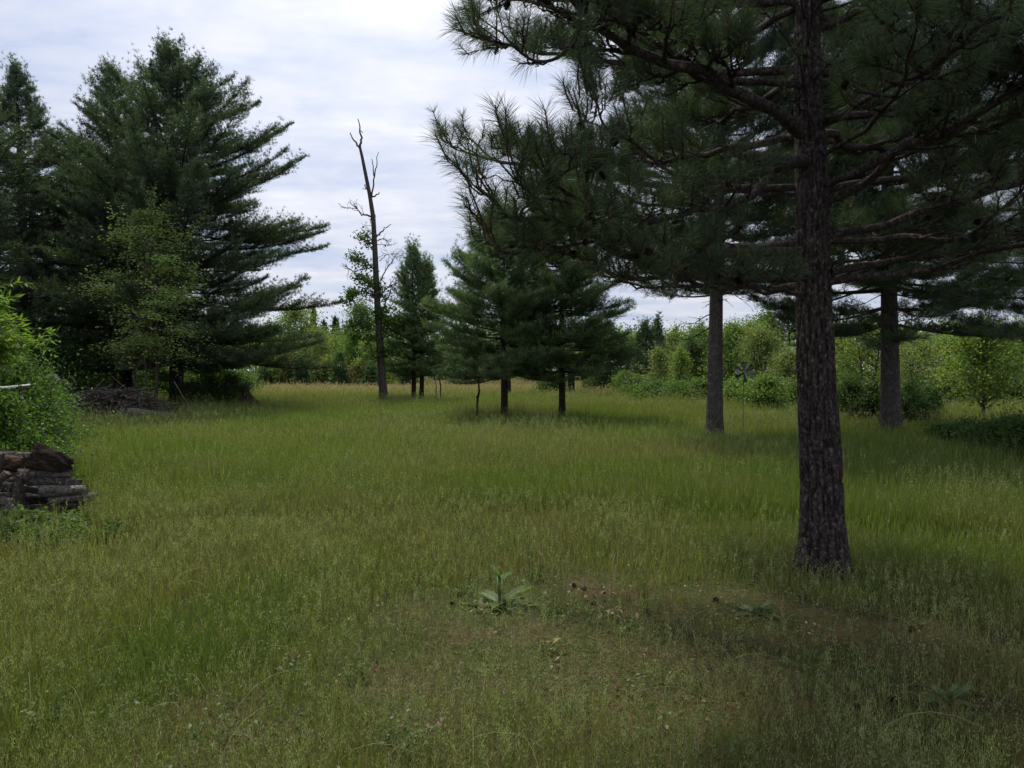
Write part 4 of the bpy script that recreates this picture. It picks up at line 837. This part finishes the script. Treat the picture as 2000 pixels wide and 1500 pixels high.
# stump
def stump():
    O = np.array(G(488, 28.6)); b = Buf(); n = 14; sd_ = 20; th = np.linspace(0, 6.283, sd_, endpoint=False); z = np.linspace(-.05, .85, n); V = np.zeros((n, sd_, 3))
    for a in range(n):
        for k in range(sd_):
            c, s = math.cos(th[k]), math.sin(th[k]); u = a / (n - 1); r = .52 * (1 - u) ** 1.3 + .16 + .09 * mnoise.noise(Vector((c * 2, s * 2, z[a] * 2)))
            V[a, k] = (c * r * .85 - .18 * u, s * r * .85, z[a] * .95 + (.28 * mnoise.noise(Vector((c * 3, s * 3, 3))) if a == n - 1 else 0))
    i = np.arange(n - 1)[:, None] * sd_; j = np.arange(sd_)[None, :]; j2 = (j + 1) % sd_
    b.add(V, None, np.stack([i + j, i + j2, i + sd_ + j2, i + sd_ + j], -1).reshape(-1, 4)); 
    b.add(np.vstack([V[-1], V[-1].mean(0) - [0, 0, .2]]), [[x, (x + 1) % sd_, sd_] for x in range(sd_)])
    o = b.obj('rotten_stump', M_ROT, None, True, tuple(O)); tag(o, 'dark jagged rotten stump at the right end of the low shrubs', 'stump')
stump()

# ------------------------------------------------------------------ stick, poles, pinwheel, hutch
O = np.array(G(933, 21.7)); b = Buf(); P = np.array([at(x, y, 21.7) - O for x, y in [(932, 824), (932, 800), (933, 777), (936, 765), (935, 752), (934, 738), (933, 715)]]); P[0, 2] = -.05
tubes(b, P, np.array([.040, .034, .034, .030, .026, .026, .022]), 8); tubes(b, np.array([P[2] + [0, 0, 0], P[2] + [-.03, 0, .03], P[2] + [-.035, 0, .07]]), np.array([.026, .024, .018]), 7)
tag(b.obj('bare_sapling', M_BARKD, None, True, tuple(O)), 'thin crooked bare stem with a knot, left of the mid field pine trunks', 'dead sapling')
for px, d, yt, r, lb, mt in ((850.5, 33.5, 728, .022, 'thin pale green pole, left and slimmer of the two beside the twin pines', M_POST), (859, 33.0, 726, .030, 'thin dark pole with a pale side, right of the two beside the twin pines', M_BARKD)):
    O = np.array(G(px, d)); H = hgt(yt, d); b = Buf(); z = np.array([-.1, H * .3, H * .55, H * .8, H]); x = np.array([.05, .03, .04, -.02, -.03])
    tubes(b, np.stack([x, x * 0, z], -1), np.full(5, r), 8, cap=True); tag(b.obj('thin_pole', mt, None, True, tuple(O)), lb, 'pole')
def pinwheel():
    d = 16.0; O = np.array(G(1452, d)); root = thing('pinwheel', 'grey metal pinwheel on a thin tall pole beside the leaning red pine', 'garden pinwheel', tuple(O))
    H = hgt(727, d); b = Buf(); tubes(b, np.array([[0, 0, -.1], [0, 0, H * .5], [0.006, 0, H]]), np.array([.011, .011, .011]), 8, (1.1, 1.2, .9)); b.obj('pole', M_METAL, root, True)
    h = Buf(); tubes(h, np.array([[0, -.09, H], [0, 0, H], [0, .05, H]]), np.array([.018, .022, .02]), 10, cap=True); h.obj('hub', M_METAL, root, True)
    for k in range(6):
        a = math.radians(95 + k * 60); c, s = math.cos(a), math.sin(a); u = np.array([c, 0, s]); v = np.array([-s, 0, c]); nn = 7; bl = Buf(); V = []
        for i_ in range(nn):
            t = i_ / (nn - 1); wd_ = .025 + .12 * t ** .9; tw = .75 - .2 * t
            for e in (-1, 1):
                V.append(np.array([0, -.06, H]) + u * (.03 + .20 * t) + (v * math.cos(tw) + np.array([0, 1, 0]) * math.sin(tw)) * wd_ * .55 * e + np.array([0, -.03 * t * (e > 0), 0]))
        V = np.array(V); V2 = V + np.array([0, .0035, 0]); m = len(V); q = [[2 * i_, 2 * i_ + 1, 2 * i_ + 3, 2 * i_ + 2] for i_ in range(nn - 1)]
        rim = [0, 1] + [2 * i_ + 1 for i_ in range(1, nn)] + [2 * i_ for i_ in range(nn - 1, 0, -1)]
        Q = q + [[m + x_ for x_ in f_[::-1]] for f_ in q] + [[rim[i_], rim[(i_ + 1) % len(rim)], m + rim[(i_ + 1) % len(rim)], m + rim[i_]] for i_ in range(len(rim))]
        bl.add(np.vstack([V, V2]), None, Q, (1.5, 1.55, 1.65) if k in (4, 1) else (.55, .6, .62)); bl.obj('blade', M_METAL, root)
pinwheel()
def box(b, x0, x1, y0, y1, z0, z1, C=(1, 1, 1)):
    V = [[x, y, z] for z in (z0, z1) for y in (y0, y1) for x in (x0, x1)]
    b.add(V, None, [[0, 2, 3, 1], [4, 5, 7, 6], [0, 1, 5, 4], [2, 6, 7, 3], [0, 4, 6, 2], [1, 3, 7, 5]], C)
def hutch():
    d = 44.0; c = at(1080, 745, d); O = (c[0], d, 0); root = thing('wooden_hutch', 'small dark wooden hutch on posts behind the mid field pine', 'hutch', O)
    z0, z1 = hgt(753, d), hgt(739, d)
    w_ = Buf()
    for k in range(5):
        a = z0 + (z1 - z0) * k / 5; box(w_, -.46, .55, -.3 + .006 * (k % 2), -.26, a, a + (z1 - z0) / 5 - .012, (.8 + .1 * (k % 3),) * 3)
    box(w_, -.46, -.43, -.255, .3, z0, z1); box(w_, .52, .55, -.255, .3, z0, z1); box(w_, -.425, .515, .26, .3, z0, z1); box(w_, -.425, .515, -.255, .255, z0, z0 + .03)
    w_.obj('walls', M_DARKW, root)
    r = Buf(); box(r, -.56, .62, -.42, .40, z1 + .004, z1 + .05); box(r, -.52, .58, -.36, .34, z1 + .052, z1 + .075, (1.3,) * 3); r.obj('roof', M_DARKW, root)
    for x_ in (-.40, .46):
        for y_ in (-.22, .22): p = Buf(); box(p, x_ - .04, x_ + .04, y_ - .04, y_ + .04, -.1, z0 - .003); p.obj('post', M_DARKW, root)
hutch()

# ------------------------------------------------------------------ foreground plants and litter
def mullein(label, px, py, d, s, seed, stalk=True):
    rng = np.random.default_rng(seed); O = np.array(G(px, d)); root = thing('mullein_plant', label, 'plant', tuple(O)); c0 = np.array([.125, .175, .075]); n = 13 if stalk else 11
    if stalk:
        st = Buf(); tubes(st, np.array([[0, 0, -.02], [.003, 0, .12 * s], [0, 0, .24 * s]]), np.array([.008, .010, .006]) * s, 8, c0 * .75); st.obj('stalk', M_LEAF, root, True)
    for k in range(n):
        a = k * 2.4 + rng.normal() * .2; low = k < n * .6; L = (rng.uniform(.17, .24) if low else rng.uniform(.09, .15)) * s; el_ = rng.uniform(.15, .6) if low else rng.uniform(.7, 1.2); wd_ = L * .38
        if k == 2: a, L, el_ = .15, .25 * s, .75
        z0 = .01 + (.0 if low else rng.uniform(.06, .2) * s) * (1 if stalk else .2)
        u = np.array([math.cos(a), math.sin(a), 0]); v = np.array([-math.sin(a), math.cos(a), 0]); b = Buf(); m = 9; V = []; C = []
        for i_ in range(m):
            t = i_ / (m - 1); wv = wd_ * (math.sin(math.pi * min(1, t * .9 + .06)) ** .8) * .5 + .003; x = L * (math.cos(el_) * t + .1 * t * t); zz_ = z0 + L * (math.sin(el_) * t - .55 * t * t * math.cos(el_) * .6)
            zz_ = max(zz_, .012)
            for e, dz in ((-1, .16 * wd_), (-.5, .06 * wd_), (0, -.06 * wd_), (.5, .06 * wd_), (1, .16 * wd_)):
                V.append(u * x + v * wv * e + np.array([0, 0, zz_ + dz * 1.6 + .05 * wd_ * math.sin(t * 22 + e * 3)])); C.append(c0 * (1.45 if e == 0 else 1 + .12 * math.sin(t * 40 + abs(e) * 6)) * rng.uniform(.9, 1.1))
        i = np.arange(m - 1)[:, None] * 5; j = np.arange(4)[None, :]; b.add(V, None, np.stack([i + j, i + j + 1, i + 5 + j + 1, i + 5 + j], -1).reshape(-1, 4), np.array(C)); b.obj('leaf', M_LEAF, root, True)
mullein('upright woolly leaved plant in the middle foreground', 975, 1185, 4.75, 1.05, 1)
mullein('flat rosette plant left below the nearest pine trunk', 1475, 1200, 4.6, .70, 2, False)
mullein('pale rosette plant low in the right foreground', 1862, 1385, 3.36, .62, 3, False)
def weeds():
    rng = np.random.default_rng(9)
    f = Buf()
    for k in range(88):
        px = 60 + rng.normal() * 85; d = rng.uniform(6.2, 7.35) - (.0 if px < 130 else -.1)
        if k < 14: px, d = rng.uniform(-60, 190), 7.2
        o3 = np.array(G(px, d)); sc = rng.uniform(.7, 1.3) * (1 if d < 7.1 else .8); big = rng.random() < .25; cw = np.array([.080, .135, .028]) * rng.uniform(.6, 1.35)
        for q_ in range(8):
            a = rng.uniform(0, 6.28); L = rng.uniform(.07, .20) * sc; tt = np.linspace(0, 1, 5)[:, None]
            P = o3 + np.array([rng.normal() * .05, rng.normal() * .05, -.01]) + np.array([math.cos(a) * .4, math.sin(a) * .4, 1]) * L * tt; tubes(f, P, np.linspace(.003, .0015, 5), 4, (.1, .14, .04))
            q = P[rng.integers(1, 5, 14)] + rng.normal(size=(14, 3)) * .02; leaves(f, q, .075 if big else .038, .04 if big else .020, cw * rng.uniform(.8, 1.2), rng, up=1.2)
    tag(f.obj('weed_patch', M_LEAF), 'low patch of small leafy weeds at the foot of the woodpile', None, kind='stuff')
    # goldenrod sprouts
    r2 = thing('upright_sprout', 'narrow-leaved green sprout just right of the upright woolly plant', 'weed', G(1046, 5.35), 0)
    s = Buf(); f = Buf()
    for k in range(3):
        x0 = rng.normal() * .03; H = rng.uniform(.18, .26); P = np.array([[x0, 0, 0], [x0 + .01, 0, H * .5], [x0, .01, H]]); tubes(s, P, np.array([.003, .0025, .002]), 5, (.1, .14, .04))
        m = 50; t = rng.uniform(.1, 1, m); a = rng.uniform(0, 6.28, m); q = np.stack([x0 + 0 * t, 0 * t, H * t], -1); leaves(f, q, .035, .009, np.array([.13, .17, .045]), rng, axis=np.stack([np.cos(a), np.sin(a), .8 + 0 * a], -1))
    s.obj('stems', M_LEAF, r2); f.obj('foliage', M_LEAF, r2)
    for px, d, lb in ((1262, 4.6, 'small pale sprout between the two rosette plants near the grass centre'), (215, 7.6, 'bright yellow-green sprout in the grass right of the woodpile'), (1605, 3.4, 'bright sprout in the grass at the lower right')):
        dup(r2, G(px, d), rng.uniform(0, 6.28), (rng.uniform(.8, 1.2),) * 3, lb)
weeds()
def litter():
    rng = np.random.default_rng(12); b = Buf()
    def curl(n, x, y, sx, sy, L, cols):
        px = x + rng.normal(size=n) * sx; py = y + rng.normal(size=n) * sy; P = np.stack([px, py, zg(px, py) + rng.uniform(.01, .05, n)], -1)
        leaves(b, P, L, L * .7, np.array(cols)[rng.integers(0, len(cols), n)], rng, up=1.5, fold=.35)
    cols = [(.22, .175, .12), (.17, .115, .08), (.28, .24, .18), (.12, .075, .05)]
    for px, py, n, sg_, L in ((800, 1142, 16, .05, .06), (1076, 1280, 14, .03, .055), (565, 1308, 14, .04, .05), (1215, 1222, 12, .05, .05), (1160, 1170, 26, .16, .035), (1545, 1130, 10, .05, .05), (1030, 1065, 20, .2, .03), (930, 1200, 10, .05, .04), (840, 1435, 8, .05, .04)):
        d = 2222.0 / (py - HOR); curl(n, gx(px, d), d, sg_, sg_, L, cols)
    n = 1500; x = rng.uniform(-2.5, 5, n); y = rng.uniform(2.2, 9, n); k = fbm(x, y, 1.3, 77) > .5; x, y = x[k], y[k]
    P = np.stack([x, y, zg(x, y) + rng.uniform(.005, .03, len(x))], -1); leaves(b, P, .03, .016, np.array(cols)[rng.integers(0, 4, len(x))], rng, up=2.5, fold=.3)
    # fallen needles
    n = 60000; x = rng.normal(size=n) * 1.9 + 1.9; y = np.abs(rng.normal(size=n)) * 1.5 + 2.4; k = (fbm(x, y, .9, 55) > .40); x, y = x[k], y[k]; n = len(x); a = rng.uniform(0, 6.28, n); L = rng.uniform(.04, .06, n)
    d_ = np.stack([np.cos(a), np.sin(a), rng.uniform(-.1, .3, n)], -1) * L[:, None]; P = np.stack([x, y, zg(x, y) + rng.uniform(.003, .03, n)], -1); s_ = unit(np.cross(d_, [0, 0, 1.])) * .0009
    V = np.stack([P - s_, P + s_, P + d_], 1).reshape(-1, 3); b.add(V, np.arange(len(V)).reshape(-1, 3), None, np.repeat(np.array([[.20, .125, .075]]) * rng.uniform(.5, 1.5, (n, 1)), 3, 0))
    tag(b.obj('leaf_litter', M_LITTER), 'curled dry leaves and fallen pine needles scattered in the short grass', None, kind='stuff')
    # cones on the ground
    spots = [(1185, 1165), (1156, 1190), (1124, 1150), (1215, 1225), (1143, 1160), (830, 1045), (897, 1172), (1100, 1063), (880, 1185)] + [(rng.uniform(1660, 1990), rng.uniform(1090, 1260)) for _ in range(14)] + [(rng.uniform(1450, 1980), rng.uniform(1330, 1450)) for _ in range(4)] + [(rng.uniform(1380, 1560), rng.uniform(1150, 1240)) for _ in range(5)]
    for k, (px, py) in enumerate(spots):
        d = 2222.0 / (py - HOR); x, y, z = G(px, d); m = cone_mesh
        o = bpy.data.objects.new('fallen_cone', m); COL.objects.link(o); o.location = (x, y, z + .02); o.rotation_euler = (1.4 + rng.normal() * .3, rng.normal() * .3, rng.uniform(0, 6.28)); o.scale = (rng.uniform(.55, .8),) * 3
        lb = 'dark pine cone on the worn patch just right of the upright woolly plant' if k in (0, 1, 2, 3, 4) else 'dark fallen pine cone in the grass left of or behind the upright woolly plant' if k < 9 else 'dark pine cone in the shaded grass right of the nearest trunk' if k < 23 else 'dark pine cone in the grass near the bottom right of the photo' if k < 27 else 'dark pine cone beside the flat rosette plant below the nearest trunk'
        tag(o, lb, 'pine cone', 'fallen pine cones, ' + ('worn patch', 'near woolly plant', 'right of trunk', 'bottom right', 'by rosette')[0 if k < 5 else 1 if k < 9 else 2 if k < 23 else 3 if k < 27 else 4])
litter()

# ------------------------------------------------------------------ grass
def grass():
    rng = np.random.default_rng(99); b = Buf()
    def place(n, r0, r1, half=46):
        r = r0 * (r1 / r0) ** rng.uniform(0, 1, n); a = np.radians(rng.uniform(-half, half, n)); x = r * np.sin(a); y = r * np.cos(a)
        k = ~((x < -.60 * y + .05 + .35 * (vnoise(x, y, .25, 91) - .5)) & (y > 6.5 + .5 * vnoise(x, y, .2, 92)) & (y < 9.5)) & (np.hypot(x + 13.0 - 1.0, (y - 22.3)) > 0) & (np.hypot(x - 2.41, y - 5.5) > .16)
        return x[k], y[k], r[k]
    def fields(x, y):
        dry = fbm(x, y, 3.2, 21); dry2 = fbm(x, y, .9, 31); thin = fbm(x, y, 1.6, 41)
        # worn dry ground near the big pine and in the foreground
        w0 = np.clip(1.25 - np.hypot((x - .7) / 1.7, (y - 4.4) / 1.1), 0, 1) + np.clip(1.1 - np.hypot((x - 2.0) / 1.8, (y - 3.4) / 1.5), 0, 1) * .7 + np.clip(1 - np.hypot((x + 1.0) / 1.2, (y - 3.1) / 1.0), 0, 1) * .6
        return dry, dry2, thin, np.clip(w0, 0, 1)
    def colour(x, y, r, n):
        dry, dry2, thin, wn = fields(x, y)
        gr = np.array([.132, .180, .034]); ol = np.array([.190, .192, .062]); st = np.array([.28, .24, .14]); dk = np.array([.082, .145, .028])
        q = np.clip((dry - .36) / .28, 0, 1)[:, None]; c = gr * (1 - q) + ol * q
        q = np.clip((dry2 - .5) / .22, 0, 1)[:, None]; c = c * (1 - .5 * q) + dk * .5 * q
        pst = np.clip(.04 + .25 * wn + .75 * np.clip((r - 36) / 12, 0, 1) + .08 * (dry > .58), 0, .85); s = (rng.uniform(size=n) < pst)[:, None]
        c = np.where(s, st, c) * (1 + .25 * np.clip((r - 7) / 8, 0, 1))[:, None]; return c * rng.uniform(.7, 1.3, (n, 1)), wn, thin, dry
    # blades with a bend
    def blades(n, r0, r1, hs, wk, seg2, half=46):
        x, y, r = place(n, r0, r1, half); n = len(x); c, wn, thin, dry = colour(x, y, r, n)
        keep = rng.uniform(size=n) > (wn * .75 + .55 * (thin > .58) * (r < 14)); x, y, r, c, wn, thin = [q[keep] for q in (x, y, r, c, wn, thin)]; n = len(x)
        h = hs * rng.uniform(.45, 1.15, n) * (1 - .6 * wn) * (.45 + 1.1 * thin) * np.clip(.65 + r / 20, .65, 1.0)
        w_ = np.maximum(wk * r, .0016) * rng.uniform(.7, 1.3, n); a = rng.uniform(0, 6.28, n); sx = np.cos(a) * w_ * .5; sy = np.sin(a) * w_ * .5
        la = rng.uniform(0, 6.28, n); lean = h * rng.uniform(.05, .55, n); lx = np.cos(la) * lean; ly = np.sin(la) * lean; z0 = zg(x, y) * np.clip(1.5 - y / 120, 0, 1) - .01
        B0 = np.stack([x - sx, y - sy, z0], -1); B1 = np.stack([x + sx, y + sy, z0], -1); T_ = np.stack([x + lx, y + ly, z0 + h], -1)
        if seg2:
            m = np.stack([x + lx * .35, y + ly * .35, z0 + h * .6], -1); s_ = np.stack([sx, sy, sx * 0], -1) * .8
            V = np.stack([B0, B1, m + s_, m - s_, T_], 1).reshape(-1, 3); i = np.arange(n)[:, None] * 5; b.add(V, i + np.array([[3, 2, 4]]), i + np.array([[0, 1, 2, 3]]), np.repeat(c, 5, 0))
        else:
            V = np.stack([B0, B1, T_], 1).reshape(-1, 3); b.add(V, np.arange(len(V)).reshape(-1, 3), None, np.repeat(c, 3, 0))
    blades(250000, 2.0, 9, .16, .0009, True, 48)
    blades(120000, 2.0, 9, .07, .0012, False, 48)
    blades(260000, 8, 24, .33, .0009, False)
    blades(280000, 22, 60, .42, .0008, False)
    blades(110000, 50, 88, .45, .0009, False, 50)
    # flowering stems with fuzzy heads
    def heads(n, r0, r1, H, hl, spk, wk, half=46, sl=.012):
        x, y, r = place(n, r0, r1, half); n = len(x); dry, dry2, thin, wn = fields(x, y); keep = rng.uniform(size=n) < np.clip(.22 + 2.6 * (dry - .38), .08, 1) * (1 - .7 * wn) * np.where(vnoise(x, y, .5, 61) > .4, 1, .35); x, y, r, thin = x[keep], y[keep], r[keep], thin[keep]; n = len(x)
        h = H * rng.uniform(.5, 1.3, n) * (.55 + .9 * thin) * np.clip(.6 + r / 16, .6, 1); la = rng.uniform(0, 6.28, n); lean = h * rng.uniform(.05, .35, n); z0 = zg(x, y) * np.clip(1.5 - y / 120, 0, 1)
        T_ = np.stack([x + np.cos(la) * lean, y + np.sin(la) * lean, z0 + h], -1); w_ = np.maximum(wk * r * .5, .0009); a = rng.uniform(0, 6.28, n)
        B0 = np.stack([x - np.cos(a) * w_, y - np.sin(a) * w_, z0], -1); B1 = np.stack([x + np.cos(a) * w_, y + np.sin(a) * w_, z0], -1)
        far = np.clip((r - 34) / 14, 0, 1)[:, None]
        cs = (np.array([.13, .15, .055]) * (1 - far) + np.array([.22, .18, .10]) * far) * rng.uniform(.8, 1.2, (n, 1)); V = np.stack([B0, B1, T_], 1).reshape(-1, 3); b.add(V, np.arange(len(V)).reshape(-1, 3), None, np.repeat(cs, 3, 0))
        ax = unit(T_ - np.stack([x, y, z0], -1)); u = rng.uniform(0, 1, (n, spk, 1)); rad = rng.normal(size=(n, spk, 3)) * .5; L = hl * rng.uniform(.7, 1.2, (n, 1, 1))
        p = T_[:, None] - ax[:, None] * L * u + rad * L * .16 * (1 + 0 * u); d = unit(rad + ax[:, None] * 1.2) * np.maximum(sl, .0009 * r)[:, None, None] * rng.uniform(.6, 1.3, (n, spk, 1)); s_ = unit(np.cross(d, rng.normal(size=d.shape))) * np.maximum(.0012, wk * r * .6)[:, None, None]
        V = np.stack([p - s_, p + s_, p + d], 2).reshape(-1, 3); ch = (np.array([.28, .32, .14]) * (1 - far) + np.array([.42, .34, .22]) * far) * rng.uniform(.7, 1.3, (n, 1)); b.add(V, np.arange(len(V)).reshape(-1, 3), None, np.repeat(ch, spk * 3, 0))
    heads(42000, 2.0, 9, .24, .07, 13, .0006, 48)
    heads(62000, 8, 22, .42, .10, 7, .0007)
    heads(60000, 20, 55, .50, .13, 4, .0007)
    heads(16000, 45, 85, .6, .16, 3, .0008, 50)
    # bent dead stems, herbs and small leaves mixed through the near grass
    n = 420; x, y, r = place(n, 2.2, 11, 46); n = len(x); la = rng.uniform(0, 6.28, n); L = rng.uniform(.2, .55, n); tt = np.linspace(0, 1, 7)
    Pp = np.stack([x[:, None] + np.cos(la)[:, None] * L[:, None] * .75 * tt ** 1.6, y[:, None] + np.sin(la)[:, None] * L[:, None] * .75 * tt ** 1.6, L[:, None] * (tt * 1.0 - .62 * tt ** 2.4) + .01], -1)
    tubes(b, Pp, np.tile(np.linspace(.0016, .0007, 7), (n, 1)), 3, np.array([[.30, .30, .15]]) * rng.uniform(.5, 1.2, (n, 1)))
    n = 240; x, y, r = place(n, 2.2, 12, 46); m = 26; px_ = np.repeat(x, m) + rng.normal(size=len(x) * m) * .045; py_ = np.repeat(y, m) + rng.normal(size=len(x) * m) * .045
    leaves(b, np.stack([px_, py_, zg(px_, py_) + rng.uniform(.01, .10, len(px_))], -1), .028, .015, np.repeat(np.array([[.075, .13, .03]]) * rng.uniform(.6, 1.2, (len(x), 1)), m, 0), rng, up=1.3)
    tag(b.obj('meadow_grass', M_GRASS), 'unmown meadow grass with pale fuzzy seed heads', None, kind='stuff')
    # tan strip of tall dead grass at the far edge
    t = Buf(); n = 26000; px = rng.uniform(770, 1075, n); d = 64 + 5 * rng.uniform(0, 1, n) + 1.5 * np.sin(px / 21.); x = gx(px, d); h = rng.uniform(.3, .75, n) * (.6 + .7 * vnoise(px, px * 0, 40, 3)); a = rng.uniform(0, 6.28, n); w_ = .028
    V = np.stack([np.stack([x - np.cos(a) * w_, d - np.sin(a) * w_, 0 * x], -1), np.stack([x + np.cos(a) * w_, d + np.sin(a) * w_, 0 * x], -1), np.stack([x + rng.normal(size=n) * .12, d + rng.normal(size=n) * .12, h], -1)], 1).reshape(-1, 3)
    t.add(V, np.arange(len(V)).reshape(-1, 3), None, np.repeat(np.array([[.31, .25, .17]]) * rng.uniform(.6, 1.25, (n, 1)), 3, 0)); tag(t.obj('dry_tall_grass', M_GRASS), 'band of tall tan dead grass at the far field edge', None, kind='stuff')
grass()
